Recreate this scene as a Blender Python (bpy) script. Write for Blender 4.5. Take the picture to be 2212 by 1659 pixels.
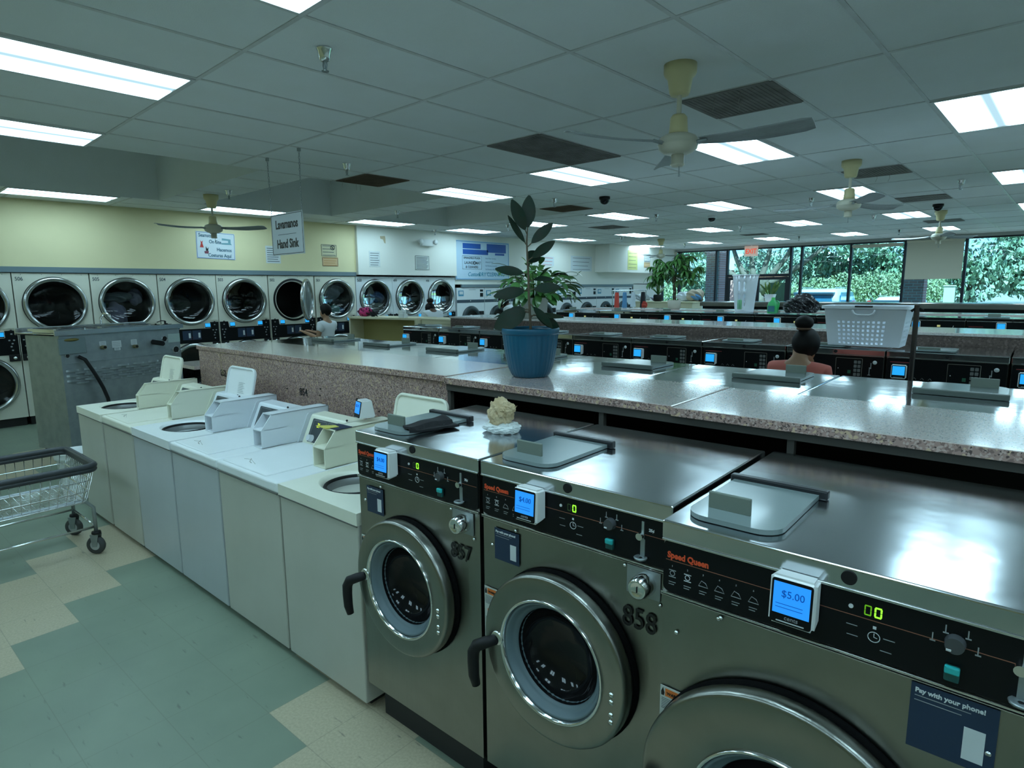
import bpy, bmesh, math, random
from math import sin, cos, pi, radians, sqrt, atan2
from mathutils import Vector, Matrix, Euler
random.seed(7)
for o in list(bpy.data.objects): bpy.data.objects.remove(o, do_unlink=True)
scene = bpy.context.scene
COL = scene.collection

# ------------------------------------------------------------------ camera
YAW, PITCH, ROLL, FPX = .747, .1542, -.0081, 1322.7
Rz = Matrix.Rotation(YAW, 3, 'Z')
fwd = Vector((0, cos(PITCH), -sin(PITCH))); rx = Vector((1, 0, 0)); up = rx.cross(fwd)
xr = cos(ROLL)*rx + sin(ROLL)*up; ur = -sin(ROLL)*rx + cos(ROLL)*up
xr, ur, fw = Rz @ xr, Rz @ ur, Rz @ fwd
cam = bpy.data.cameras.new('camera'); camo = bpy.data.objects.new('camera', cam); COL.objects.link(camo)
m = Matrix((xr, ur, -fw)).transposed().to_4x4(); m.translation = (0, 0, 1.82)
camo.matrix_world = m
cam.sensor_fit = 'HORIZONTAL'; cam.sensor_width = 36; cam.lens = FPX/2212*36; cam.clip_start = .02; cam.clip_end = 400
scene.camera = camo

# ------------------------------------------------------------------ view, sky, sun
vs = scene.view_settings
scene.display_settings.display_device = 'sRGB'
vs.view_transform = 'Standard'; vs.look = 'None'; vs.gamma = 1; vs.use_curve_mapping = False
vs.exposure = 0.0
world = bpy.data.worlds.new('sky'); scene.world = world; world.use_nodes = True
wn = world.node_tree; bgn = wn.nodes['Background']
sky = wn.nodes.new('ShaderNodeTexSky'); sky.sky_type = 'HOSEK_WILKIE'; sky.turbidity = 3.0
sky.sun_direction = Vector((.35, -.45, .8)).normalized()
wn.links.new(sky.outputs[0], bgn.inputs[0]); bgn.inputs[1].default_value = 9.0
sun = bpy.data.lights.new('sun', 'SUN'); suno = bpy.data.objects.new('sun', sun); COL.objects.link(suno)
sun.energy = 19; sun.angle = .01; sun.color = (1, .97, .88)
suno.rotation_euler = Vector((.35, -.45, .8)).to_track_quat('Z', 'Y').to_euler()
LAMP = (.58, .90, 1.05); LAMP_S = 10.5
MR = .0383      # the machine rows stand a little askew to the walls
CEIL = 3.07
def m2c(x, y, z=0): return Vector((x*cos(MR)-y*sin(MR), x*sin(MR)+y*cos(MR), z))

# ------------------------------------------------------------------ materials
MATS = {}
def mat(name, col=(.8,.8,.8), rough=.5, metal=0, spec=None, emit=None, es=1, noise=None, bump=None, speck=None, trans=0, coat=0, aniso=0, alpha=1):
    if name in MATS: return MATS[name]
    m = bpy.data.materials.new(name); m.use_nodes = True; nt = m.node_tree; b = nt.nodes['Principled BSDF']
    b.inputs['Base Color'].default_value = (*col, 1); b.inputs['Roughness'].default_value = rough; b.inputs['Metallic'].default_value = metal
    if spec is not None: b.inputs['Specular IOR Level'].default_value = spec
    if emit: b.inputs['Emission Color'].default_value = (*emit, 1); b.inputs['Emission Strength'].default_value = es
    if trans: b.inputs['Transmission Weight'].default_value = trans
    if coat: b.inputs['Coat Weight'].default_value = coat; b.inputs['Coat Roughness'].default_value = .08
    if aniso: b.inputs['Anisotropic'].default_value = aniso
    tc = None
    def coord(scale=(1,1,1)):
        nonlocal tc
        tc = tc or nt.nodes.new('ShaderNodeTexCoord')
        mp = nt.nodes.new('ShaderNodeMapping'); mp.inputs['Scale'].default_value = scale
        nt.links.new(tc.outputs['Object'], mp.inputs[0]); return mp
    if noise:   # (scale, amount, second colour, stretch)
        sc, amt, c2 = noise[:3]; st = noise[3] if len(noise) > 3 else (1,1,1)
        n = nt.nodes.new('ShaderNodeTexNoise'); n.inputs['Scale'].default_value = sc; n.inputs['Detail'].default_value = 5
        nt.links.new(coord(st).outputs[0], n.inputs[0])
        r = nt.nodes.new('ShaderNodeMapRange'); r.inputs[1].default_value = .35; r.inputs[2].default_value = .7; r.inputs[4].default_value = amt
        nt.links.new(n.outputs[0], r.inputs[0])
        mx = nt.nodes.new('ShaderNodeMix'); mx.data_type = 'RGBA'
        mx.inputs[6].default_value = (*col, 1); mx.inputs[7].default_value = (*c2, 1)
        nt.links.new(r.outputs[0], mx.inputs[0]); nt.links.new(mx.outputs[2], b.inputs['Base Color'])
        last = mx.outputs[2]
    if speck:   # list of (scale, threshold, colour)
        prev = None
        for i, (sc, th, c2) in enumerate(speck):
            v = nt.nodes.new('ShaderNodeTexVoronoi'); v.inputs['Scale'].default_value = sc
            nt.links.new(coord().outputs[0], v.inputs['Vector'])
            s = nt.nodes.new('ShaderNodeSeparateColor'); nt.links.new(v.outputs['Color'], s.inputs[0])
            lt = nt.nodes.new('ShaderNodeMath'); lt.operation = 'LESS_THAN'; lt.inputs[1].default_value = th
            nt.links.new(s.outputs[i % 3], lt.inputs[0])
            mx = nt.nodes.new('ShaderNodeMix'); mx.data_type = 'RGBA'
            if prev: nt.links.new(prev, mx.inputs[6])
            else: mx.inputs[6].default_value = (*col, 1)
            mx.inputs[7].default_value = (*c2, 1); nt.links.new(lt.outputs[0], mx.inputs[0]); prev = mx.outputs[2]
        nt.links.new(prev, b.inputs['Base Color'])
    if bump:    # (scale, strength, stretch)
        n = nt.nodes.new('ShaderNodeTexNoise'); n.inputs['Scale'].default_value = bump[0]; n.inputs['Detail'].default_value = 3
        nt.links.new(coord(bump[2] if len(bump) > 2 else (1,1,1)).outputs[0], n.inputs[0])
        bp = nt.nodes.new('ShaderNodeBump'); bp.inputs['Strength'].default_value = bump[1]; bp.inputs['Distance'].default_value = .02
        nt.links.new(n.outputs[0], bp.inputs['Height']); nt.links.new(bp.outputs[0], b.inputs['Normal'])
    if alpha < 1: b.inputs['Alpha'].default_value = alpha
    MATS[name] = m; return m

CEILT = mat('ceiling tile', (.74,.78,.79), .9, noise=(2.3,.35,(.68,.69,.66)), bump=(160,.15))
GRID = mat('ceiling grid metal', (.60,.62,.62), .4, noise=(9,.5,(.42,.42,.40)))
YELLOW = mat('yellow wall paint', (.78,.70,.42), .75, noise=(1.1,.5,(.66,.60,.36)))
PALE = mat('pale wall paint', (.80,.80,.74), .7, noise=(1.3,.4,(.72,.73,.68)))
TRIM = mat('grey trim paint', (.16,.22,.25), .5)
STEEL = mat('brushed steel', (.30,.30,.275), .30, 1, noise=(7,.45,(.22,.225,.20),(1,1,1)), bump=(60,.05,(1,1,.05)), aniso=.4)
TOPSTEEL = mat('steel lid', (.60,.62,.64), .17, 1, noise=(4,.5,(.46,.48,.49)), bump=(3.5,.11,(1,1,1)))
CHROME = mat('chrome', (.75,.76,.76), .12, 1)
EDGE = mat('polished edge', (.7,.71,.7), .22, 1)
GALV = mat('galvanised steel', (.36,.40,.41), .42, .75, noise=(9,.7,(.25,.29,.30)), bump=(14,.1))
BLACKP = mat('black control panel', (.005,.006,.007), .3, spec=.2)
BLACK = mat('black rubber', (.009,.009,.010), .55, spec=.3)
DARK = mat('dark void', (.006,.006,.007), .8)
PLINTH = mat('dark plinth', (.02,.02,.02), .8)
READW = mat('white plastic', (.78,.80,.80), .3)
SCREEN = mat('lit blue screen', (.01,.08,.25), .3, emit=(.02,.30,1.0), es=.95)
SCREENF = mat('lit cyan screen', (.01,.15,.3), .3, emit=(.02,.42,1.0), es=.9)
INK = mat('screen ink', (.0,.03,.2), .4, emit=(0,.12,.55), es=.5)
GREEN = mat('green digits', (.1,.5,.0), .4, emit=(.35,1,.05), es=1.2)
DIMG = mat('unlit digits', (.05,.09,.03), .4)
ORANGE = mat('orange lettering', (.75,.09,.03), .4)
PRINT = mat('panel print', (.30,.32,.33), .5)
PRINTW = mat('panel print bright', (.65,.68,.70), .5)
NUMB = mat('black number vinyl', (.008,.008,.008), .4)
TEALB = mat('teal switch', (.02,.42,.42), .35)
TEALD = mat('teal switch base', (.01,.07,.065), .4)
NAVY = mat('navy sticker', (.012,.03,.07), .4)
STKW = mat('sticker white', (.62,.66,.68), .45)
WARNO = mat('warning orange', (.65,.17,.03), .5)
WARNG = mat('warning paper', (.50,.54,.50), .6)
LIDG = mat('grey plastic lid', (.20,.25,.25), .22, coat=.3)
GASK = mat('grey blue door ring', (.12,.17,.195), .4)
DGLASS = mat('dark door glass', (.009,.009,.010), .07, spec=.3)
WASHW = mat('white enamel', (.82,.85,.86), .28, noise=(5,.25,(.74,.77,.76)))
WASHC = mat('cream enamel', (.80,.80,.68), .3, noise=(5,.3,(.70,.70,.58)))
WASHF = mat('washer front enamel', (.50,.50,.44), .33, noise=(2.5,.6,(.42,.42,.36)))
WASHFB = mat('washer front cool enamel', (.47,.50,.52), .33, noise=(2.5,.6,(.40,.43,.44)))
BOXC = mat('cream box enamel', (.76,.76,.62), .35)
BOXW = mat('white box enamel', (.72,.76,.80), .35)
DRYC = mat('cream dryer enamel', (.72,.71,.60), .35, noise=(3,.3,(.62,.61,.52)))
DRYW = mat('white dryer enamel', (.70,.74,.76), .35)
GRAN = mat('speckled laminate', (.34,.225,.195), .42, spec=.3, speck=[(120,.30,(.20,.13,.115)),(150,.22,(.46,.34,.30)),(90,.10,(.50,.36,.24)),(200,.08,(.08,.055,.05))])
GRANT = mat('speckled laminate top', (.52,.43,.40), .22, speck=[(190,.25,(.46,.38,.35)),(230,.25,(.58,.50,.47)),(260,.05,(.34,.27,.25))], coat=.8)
MIRTOP = mat('polished steel lid', (.62,.64,.66), .075, 1, bump=(4,.05))
GASKET = mat('matt black rubber', (.004,.004,.004), .8, spec=.05)
DOORCH = mat('dull chrome', (.50,.52,.52), .2, 1)
LEDGE = mat('laminate core', (.28,.21,.12), .7)
BEAM = mat('painted angle iron', (.055,.052,.045), .6)
LEAFD = mat('dark rubber plant leaf', (.010,.030,.018), .42, spec=.18, noise=(20,.6,(.026,.026,.016)))
LEAFM = mat('mid green leaf', (.035,.14,.03), .4, noise=(9,.8,(.10,.22,.05)))
LEAFY = mat('yellow edged leaf', (.04,.15,.035), .5, noise=(9,.7,(.26,.30,.06)))
STEM = mat('plant stem', (.10,.075,.045), .7)
SOIL = mat('potting soil', (.03,.022,.017), .9)
BLUEP = mat('blue pot', (.0,.085,.155), .36, noise=(6,.5,(0,.05,.10),(1,1,.2)))
CREAMP = mat('cream plastic', (.62,.55,.30), .35)
FANM = mat('fan motor enamel', (.55,.53,.42), .3)
BLADE = mat('fan blade', (.34,.37,.38), .45, noise=(30,.5,(.24,.25,.25),(1,6,1)))
SKIN = mat('skin', (.34,.17,.10), .55)
SKIN2 = mat('dark skin', (.10,.05,.03), .55)
HAIR = mat('black hair', (.006,.005,.005), .6, spec=.2)
CORAL = mat('coral cotton', (.50,.13,.10), .85, noise=(5,.4,(.42,.10,.08)))
WCOT = mat('white cotton', (.72,.76,.80), .85)
JEAN = mat('dark denim', (.03,.04,.07), .85)
OLIVE = mat('olive painted board', (.36,.31,.12), .7)
CREAMB = mat('cream painted board', (.64,.60,.42), .6)
SIGNW = mat('white sign board', (.66,.72,.76), .4)
SIGNB = mat('pale blue sign board', (.50,.66,.80), .4)
SBLUE = mat('sign blue', (.015,.10,.42), .5)
SGREY = mat('sign grey lettering', (.05,.07,.09), .5)
STEALL = mat('sign teal lettering', (.05,.30,.45), .5)
PAPER = mat('paper', (.68,.72,.72), .8)
PAPERY = mat('yellow paper', (.68,.70,.28), .8)
PAPERO = mat('peach paper', (.66,.46,.26), .8)
RED = mat('red print', (.55,.04,.03), .5)
BEIGEB = mat('roller blind fabric', (.55,.52,.42), .8)
FRAME = mat('dark aluminium', (.012,.016,.025), .4, .3)
BRICK = None

# ------------------------------------------------------------------ geometry helpers
class G:
    """collects shapes into one mesh"""
    def __init__(s): s.bm = bmesh.new()
    def box(s, x0, x1, y0, y1, z0, z1, bev=0, seg=2, M=None):
        b = bmesh.new(); bmesh.ops.create_cube(b, size=1)
        for v in b.verts: v.co = Vector(((x0+x1)/2+v.co.x*(x1-x0), (y0+y1)/2+v.co.y*(y1-y0), (z0+z1)/2+v.co.z*(z1-z0)))
        if bev: bmesh.ops.bevel(b, geom=b.edges[:], offset=bev, segments=seg, affect='EDGES', profile=.5)
        s._add(b, M, smooth=False); return s
    def _add(s, b, M=None, smooth=None):
        vm = {}
        for v in b.verts: vm[v] = s.bm.verts.new(M @ v.co if M else v.co)
        for f in b.faces:
            try:
                nf = s.bm.faces.new([vm[v] for v in f.verts]); nf.smooth = f.smooth if smooth is None else smooth
            except ValueError: pass
        b.free()
    def face(s, pts, smooth=False):
        f = s.bm.faces.new([s.bm.verts.new(Vector(p)) for p in pts]); f.smooth = smooth; return s
    def lathe(s, prof, c=(0,0,0), axis='Z', seg=32, arc=2*pi, a0=0, flute=0, nfl=24):
        """prof: list of (r, h)"""
        rings = []; c = Vector(c); full = abs(arc-2*pi) < 1e-6; n = seg if full else seg+1
        for r, h in prof:
            ring = []
            for i in range(n):
                a = a0+arc*i/seg; rr = r*(1+flute*cos(nfl*a)) if flute else r
                p = Vector((rr*cos(a), rr*sin(a), h))
                if axis == 'Y': p = Vector((rr*cos(a), h, rr*sin(a)))
                if axis == 'X': p = Vector((h, rr*cos(a), rr*sin(a)))
                ring.append(s.bm.verts.new(c+p))
            rings.append(ring)
        for k in range(len(rings)-1):
            for i in range(seg):
                j = (i+1) % n
                try:
                    f = s.bm.faces.new([rings[k][i], rings[k][j], rings[k+1][j], rings[k+1][i]]); f.smooth = True
                except ValueError: pass
        return s
    def cyl(s, p0, p1, r, r1=None, seg=14, cap=True):
        p0, p1 = Vector(p0), Vector(p1); r1 = r if r1 is None else r1
        d = (p1-p0).normalized(); a = d.orthogonal().normalized(); b = d.cross(a)
        A = [s.bm.verts.new(p0+r*(cos(2*pi*i/seg)*a+sin(2*pi*i/seg)*b)) for i in range(seg)]
        B = [s.bm.verts.new(p1+r1*(cos(2*pi*i/seg)*a+sin(2*pi*i/seg)*b)) for i in range(seg)]
        for i in range(seg):
            j = (i+1) % seg; f = s.bm.faces.new([A[i], A[j], B[j], B[i]]); f.smooth = True
        if cap:
            s.bm.faces.new([s.bm.verts.new(v.co) for v in reversed(A)]); s.bm.faces.new([s.bm.verts.new(v.co) for v in B])
        return s
    def tube(s, pts, r, seg=8, closed=False):
        pts = [Vector(p) for p in pts]; n = len(pts); rings = []; prev = None
        for i, p in enumerate(pts):
            if closed: t = (pts[(i+1) % n]-pts[i-1]).normalized()
            else: t = (pts[min(i+1, n-1)]-pts[max(i-1, 0)]).normalized()
            if prev is None: a = t.orthogonal().normalized()
            else: a = (prev-prev.dot(t)*t).normalized()
            prev = a; b = t.cross(a); rr = r[i] if isinstance(r, (list, tuple)) else r
            rings.append([s.bm.verts.new(p+rr*(cos(2*pi*k/seg)*a+sin(2*pi*k/seg)*b)) for k in range(seg)])
        for i in range(n if closed else n-1):
            A, B = rings[i], rings[(i+1) % n]
            for k in range(seg):
                f = s.bm.faces.new([A[k], A[(k+1) % seg], B[(k+1) % seg], B[k]]); f.smooth = True
        if not closed:
            s.bm.faces.new(list(reversed(rings[0]))); s.bm.faces.new(rings[-1])
        return s
    def prism(s, poly, t0, t1, plane='XZ', M=None):
        """poly in a plane, extruded along the third axis from t0 to t1"""
        def P(u, v, t): return Vector({'XZ': (u, t, v), 'XY': (u, v, t), 'YZ': (t, u, v)}[plane])
        A = [s.bm.verts.new(M @ P(u, v, t0) if M else P(u, v, t0)) for u, v in poly]
        B = [s.bm.verts.new(M @ P(u, v, t1) if M else P(u, v, t1)) for u, v in poly]
        n = len(poly)
        for i in range(n): s.bm.faces.new([A[i], A[(i+1) % n], B[(i+1) % n], B[i]])
        s.bm.faces.new(list(reversed(A))); s.bm.faces.new(B); return s
    def ball(s, c, r, sx=1, sy=1, sz=1, u=16, v=10, M=None, jit=0):
        b = bmesh.new(); bmesh.ops.create_uvsphere(b, u_segments=u, v_segments=v, radius=1)
        for w in b.verts:
            k = 1+random.uniform(-jit, jit)
            w.co = Vector((w.co.x*r*sx*k, w.co.y*r*sy*k, w.co.z*r*sz*k))
        for f in b.faces: f.smooth = True
        s._add(b, (Matrix.Translation(c) @ M) if M else Matrix.Translation(c)); return s
    def mesh(s, name):
        bmesh.ops.recalc_face_normals(s.bm, faces=s.bm.faces[:])
        me = bpy.data.meshes.new(name); s.bm.to_mesh(me); s.bm.free(); return me
def rrect(x0, x1, y0, y1, r, n=5, corners=(1,1,1,1)):
    out = []
    for k, (cx, cy, a) in enumerate([(x0+r, y0+r, pi), (x1-r, y0+r, 1.5*pi), (x1-r, y1-r, 0), (x0+r, y1-r, .5*pi)]):
        if corners[k]:
            for i in range(n+1): t = a+.5*pi*i/n; out.append((cx+r*cos(t), cy+r*sin(t)))
        else: out.append([(x0,y0),(x1,y0),(x1,y1),(x0,y1)][k])
    return out
def part(name, g, m, parent=None, label=None, loc=None, rot=None, kind=None):
    me = g if isinstance(g, bpy.types.Mesh) else g.mesh(name)
    o = bpy.data.objects.new(name, me); COL.objects.link(o)
    if m is not None:
        me.materials.clear()
        for x in (m if isinstance(m, list) else [m]): me.materials.append(x)
    if parent: o.parent = parent
    if loc: o.location = loc
    if rot: o.rotation_euler = rot
    if label: o['label'] = label
    if kind: o['kind'] = kind
    return o
def tag(o, label, cat, group=None, kind=None):
    o['label'] = label; o['category'] = cat
    if group: o['group'] = group
    if kind: o['kind'] = kind
    return o
def thing(name, label, cat, loc=(0,0,0), rz=0, group=None):
    o = bpy.data.objects.new(name, None); COL.objects.link(o); o.empty_display_size = .1
    o.location = loc; o.rotation_euler = (0, 0, rz); return tag(o, label, cat, group)
def struct(name, g, m, loc=None, rz=0):
    o = part(name, g, m); o['kind'] = 'structure'
    if loc: o.location = loc
    o.rotation_euler = (0, 0, rz); return o
def dup(root, loc, rz, label, group=None):
    def cp(o, par):
        c = o.copy(); COL.objects.link(c); c.parent = par
        for ch in o.children: cp(ch, c)
        return c
    r = cp(root, None); r.location = loc; r.rotation_euler = (0, 0, rz); r['label'] = label
    if group: r['group'] = group
    return r
def txt(s, size, m, parent, loc, rot=(pi/2,0,0), name='lettering', bold=0, sx=1, shear=0, align='LEFT', depth=.0008):
    c = bpy.data.curves.new('t', 'FONT'); c.body = s; c.size = size; c.offset = bold; c.shear = shear; c.align_x = align; c.extrude = depth
    c.resolution_u = 3
    t = bpy.data.objects.new('t', c); COL.objects.link(t)
    dg = bpy.context.evaluated_depsgraph_get(); me = bpy.data.meshes.new_from_object(t.evaluated_get(dg)); me.name = name
    bpy.data.objects.remove(t, do_unlink=True); bpy.data.curves.remove(c)
    for v in me.vertices: v.co.x *= sx
    me.materials.clear(); me.materials.append(m)
    o = bpy.data.objects.new(name, me); COL.objects.link(o); o.parent = parent; o.location = loc; o.rotation_euler = rot; return o

# ------------------------------------------------------------------ the room
XL, XR, YN, YF = -10.6, 5.2, -5.6, 19.0
def floor_material():
    m = bpy.data.materials.new('vinyl floor tiles'); m.use_nodes = True; nt = m.node_tree; b = nt.nodes['Principled BSDF']
    N, L = nt.nodes.new, nt.links.new
    def math_(op, a, b_=None):
        n = N('ShaderNodeMath'); n.operation = op
        for i, x in enumerate((a, b_)):
            if x is None: continue
            if isinstance(x, (int, float)): n.inputs[i].default_value = x
            else: L(x, n.inputs[i])
        return n.outputs[0]
    tc = N('ShaderNodeTexCoord'); sp = N('ShaderNodeSeparateXYZ'); L(tc.outputs['Object'], sp.inputs[0])
    u = math_('DIVIDE', math_('ADD', sp.outputs[0], 4.22), .305); v = math_('DIVIDE', math_('SUBTRACT', 1.14, sp.outputs[1]), .305)
    fu, fv = math_('FLOOR', u), math_('FLOOR', v)
    s = math_('MODULO', math_('ADD', math_('SUBTRACT', fu, fv), 1004), 10)   # beige where (i-j) mod 10 is 0,1,2 after the shift
    beige = math_('LESS_THAN', math_('MODULO', math_('ADD', s, 9.5), 10), 3)
    n1 = N('ShaderNodeTexNoise'); n1.inputs['Scale'].default_value = 3; n1.inputs['Detail'].default_value = 6; L(tc.outputs['Object'], n1.inputs[0])
    n2 = N('ShaderNodeTexNoise'); n2.inputs['Scale'].default_value = 90; n2.inputs['Detail'].default_value = 4; L(tc.outputs['Object'], n2.inputs[0])
    g = N('ShaderNodeMix'); g.data_type = 'RGBA'; g.inputs[6].default_value = (.15,.19,.145,1); g.inputs[7].default_value = (.22,.27,.20,1); L(n1.outputs[0], g.inputs[0])
    c = N('ShaderNodeMix'); c.data_type = 'RGBA'; c.inputs[6].default_value = (.30,.26,.17,1); c.inputs[7].default_value = (.52,.46,.33,1); L(n2.outputs[0], c.inputs[0])
    mx = N('ShaderNodeMix'); mx.data_type = 'RGBA'; L(beige, mx.inputs[0]); L(g.outputs[2], mx.inputs[6]); L(c.outputs[2], mx.inputs[7])
    mp = N('ShaderNodeMapping'); mp.inputs['Scale'].default_value = (5, 26, 1); mp.inputs['Rotation'].default_value = (0,0,.6); L(tc.outputs['Object'], mp.inputs[0])
    n3 = N('ShaderNodeTexNoise'); n3.inputs['Scale'].default_value = 1.6; n3.inputs['Detail'].default_value = 5; L(mp.outputs[0], n3.inputs[0])
    r3 = N('ShaderNodeMapRange'); r3.inputs[1].default_value = .66; r3.inputs[2].default_value = .74; L(n3.outputs[0], r3.inputs[0])
    dk = N('ShaderNodeMix'); dk.data_type = 'RGBA'; L(math_('MULTIPLY', r3.outputs[0], .6), dk.inputs[0]); L(mx.outputs[2], dk.inputs[6]); dk.inputs[7].default_value = (.09,.09,.08,1)
    # thin joints between the tiles
    ju = math_('LESS_THAN', math_('PINGPONG', u, .5), .006); jv = math_('LESS_THAN', math_('PINGPONG', v, .5), .006)
    j = N('ShaderNodeMix'); j.data_type = 'RGBA'; L(math_('MULTIPLY', math_('MAXIMUM', ju, jv), .35), j.inputs[0]); L(dk.outputs[2], j.inputs[6]); j.inputs[7].default_value = (.12,.12,.09,1)
    L(j.outputs[2], b.inputs['Base Color']); b.inputs['Roughness'].default_value = .42
    return m
def brick_material():
    m = bpy.data.materials.new('red brick'); m.use_nodes = True; nt = m.node_tree; b = nt.nodes['Principled BSDF']
    tc = nt.nodes.new('ShaderNodeTexCoord'); mp = nt.nodes.new('ShaderNodeMapping'); mp.inputs['Rotation'].default_value = (pi/2, 0, 0)
    nt.links.new(tc.outputs['Object'], mp.inputs[0])
    t = nt.nodes.new('ShaderNodeTexBrick'); nt.links.new(mp.outputs[0], t.inputs[0])
    t.inputs['Color1'].default_value = (.62,.25,.21,1); t.inputs['Color2'].default_value = (.50,.20,.17,1); t.inputs['Mortar'].default_value = (.60,.45,.40,1)
    t.inputs['Scale'].default_value = 1; t.inputs['Brick Width'].default_value = .2; t.inputs['Row Height'].default_value = .075; t.inputs['Mortar Size'].default_value = .008
    nt.links.new(t.outputs[0], b.inputs['Base Color']); b.inputs['Roughness'].default_value = .85; return m
BRICK = brick_material()
g = G(); g.box(-13.5, 8.5, YN-1, YF-.3, -.1, 0)
struct('floor', g, floor_material(), rz=MR)
WT = .15
g = G(); g.box(XL-WT, XL, YN, .66, 0, CEIL)                      # wall without dryers, near end
g.box(XL-WT, XL, .66, 6.95, 2.17, CEIL); struct('wall_left', g, YELLOW)
g = G(); g.box(XL-WT, XL+.07, 6.95, 9.55, 2.12, CEIL); struct('wall_left_pale', g, PALE)
g = G(); g.box(XL-WT, XL, 9.55, YF, 1.93, CEIL); g.box(XL-WT, XL, 17.2, YF, 0, 1.95); struct('wall_left_far', g, PALE)
g = G(); g.box(XL-1.35, XL-1.2, .5, 17.4, 0, CEIL); g.box(XL-1.3, XL-.02, 17.2, 17.3, 0, 1.93); g.box(XL-1.3, XL-.02, .58, .66, 0, 2.2); g.box(XL-1.35, XL-.02, .5, 17.4, 2.2, CEIL); struct('wall_behind_dryers', g, PALE)
g = G(); g.box(XL, -10.11, 15.07, YF-.01, 2.28, CEIL-.002); struct('wall_soffit', g, PALE)
g = G(); g.box(XL-.02, XL+.02, .66, 6.93, 2.095, 2.17); struct('trim_1', g, TRIM)
g = G(); g.box(XL-.02, XL+.02, 9.75, 17.15, 1.86, 1.93); struct('trim_2', g, TRIM)
g = G(); g.box(XL-WT, XR+WT, YN-WT, YN, 0, CEIL); struct('wall_near', g, YELLOW)
g = G(); g.box(XL-1.5, XR+WT, YF-.03, YF+.25, CEIL+.3, CEIL+2.2); g.box(XL-1.5, XR+WT, YN-WT, YF-.03, CEIL+1.0, CEIL+1.2); struct('added_roof_shade', g, PALE)  # added roof mass, out of view: keeps the sun off the brick columns
g = G(); g.box(XR, XR+WT, YN, YF, 0, CEIL); struct('wall_right', g, PALE)
g = G(); g.box(XL-WT, XR+WT, YF-.03, YF+.12, 2.99, CEIL+.3); struct('trim_3', g, mat('window head', (.42,.44,.42), .6))
g = G(); g.box(XL-WT, XR+WT, YF-.05, YF+.12, 0, .12); struct('baseboard_far', g, FRAME)

# ceiling with three light wells, built as a slab of rectangles
WELLS = [(-9.53, -6.44, .38, 3.13), (-9.53, -6.50, 3.70, 5.80), (-9.55, -6.50, 6.45, 8.44)]
def hole(x, y): return any(a < x < b and c < y < d for a, b, c, d in WELLS)
bx_ = sorted({XL-.2, XR+.2, *[w[0] for w in WELLS], *[w[1] for w in WELLS]}); by_ = sorted({YN-.2, YF+.2, *[w[2] for w in WELLS], *[w[3] for w in WELLS]})
g = G()
for i in range(len(bx_)-1):
    for j in range(len(by_)-1):
        if not hole((bx_[i]+bx_[i+1])/2, (by_[j]+by_[j+1])/2): g.box(bx_[i], bx_[i+1], by_[j], by_[j+1], CEIL, CEIL+.05)
for a, b, c, d in WELLS:
    h = .75
    g.box(a-.05, a, c-.05, d+.05, CEIL+.05, CEIL+h); g.box(b, b+.05, c-.05, d+.05, CEIL+.05, CEIL+h)
    g.box(a, b, c-.05, c, CEIL+.05, CEIL+h); g.box(a, b, d, d+.05, CEIL+.05, CEIL+h); g.box(a-.05, b+.05, c-.05, d+.05, CEIL+h, CEIL+h+.05)
struct('ceiling', g, CEILT)
GX = [-.915-.615*k for k in range(-9, 16)]; GY = [1.584+1.209*k for k in range(-5, 15)]
g = G()
def seg_lines(lo, hi, cuts):
    out = [(lo, hi)]
    for a, b in cuts: out = [s for (p, q) in out for s in ((p, min(q, a)), (max(p, b), q)) if s[1]-s[0] > .02]
    return out
for x in GX:
    if XL < x < XR:
        for p, q in seg_lines(YN, YF-.04, [(c, d) for a, b, c, d in WELLS if a-.01 < x < b+.01]): g.box(x-.012, x+.012, p, q, CEIL-.004, CEIL+.001)
for y in GY:
    if YN < y < YF:
        for p, q in seg_lines(XL, XR, [(a, b) for a, b, c, d in WELLS if c-.01 < y < d+.01]): g.box(p, q, y-.012, y+.012, CEIL-.0045, CEIL+.001)
struct('trim_4', g, GRID)

# ------------------------------------------------------------------ recessed fluorescent lights
def lamp_material():
    m = bpy.data.materials.new('lit diffuser'); m.use_nodes = True; nt = m.node_tree; nt.nodes.clear()
    o = nt.nodes.new('ShaderNodeOutputMaterial'); e = nt.nodes.new('ShaderNodeEmission'); e.inputs[0].default_value = (*LAMP, 1)
    tc = nt.nodes.new('ShaderNodeTexCoord'); sp = nt.nodes.new('ShaderNodeSeparateXYZ'); nt.links.new(tc.outputs['Object'], sp.inputs[0])
    a = nt.nodes.new('ShaderNodeMath'); a.operation = 'ABSOLUTE'; nt.links.new(sp.outputs[0], a.inputs[0])
    r = nt.nodes.new('ShaderNodeMapRange'); r.interpolation_type = 'SMOOTHSTEP'     # two tubes behind the lens
    r.inputs[1].default_value = .015; r.inputs[2].default_value = .085; r.inputs[3].default_value = LAMP_S*.085; r.inputs[4].default_value = LAMP_S
    nt.links.new(a.outputs[0], r.inputs[0]); nt.links.new(r.outputs[0], e.inputs[1]); nt.links.new(e.outputs[0], o.inputs[0]); return m
LENS = lamp_material()
ORD = ['first', 'second', 'third', 'fourth', 'fifth', 'sixth', 'seventh', 'eighth', 'ninth', 'tenth']
def make_light():
    t = thing('ceiling_light', '', 'ceiling light', (0,0,0))
    g = G()
    for s in (-1, 1):
        g.box(s*.288-.012, s*.288+.012, -.585, .585, -.012, .006); g.box(-.3, .3, s*.585-.012, s*.585+.012, -.012, .006)
    part('light_frame', g, mat('white fixture metal', (.6,.62,.62), .4), t)
    g = G(); g.box(-.276, .276, -.574, .574, -.006, .002); part('diffuser', g, LENS, t, 'glowing pale cyan diffuser')
    return t
l0 = make_light(); first = True
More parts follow.
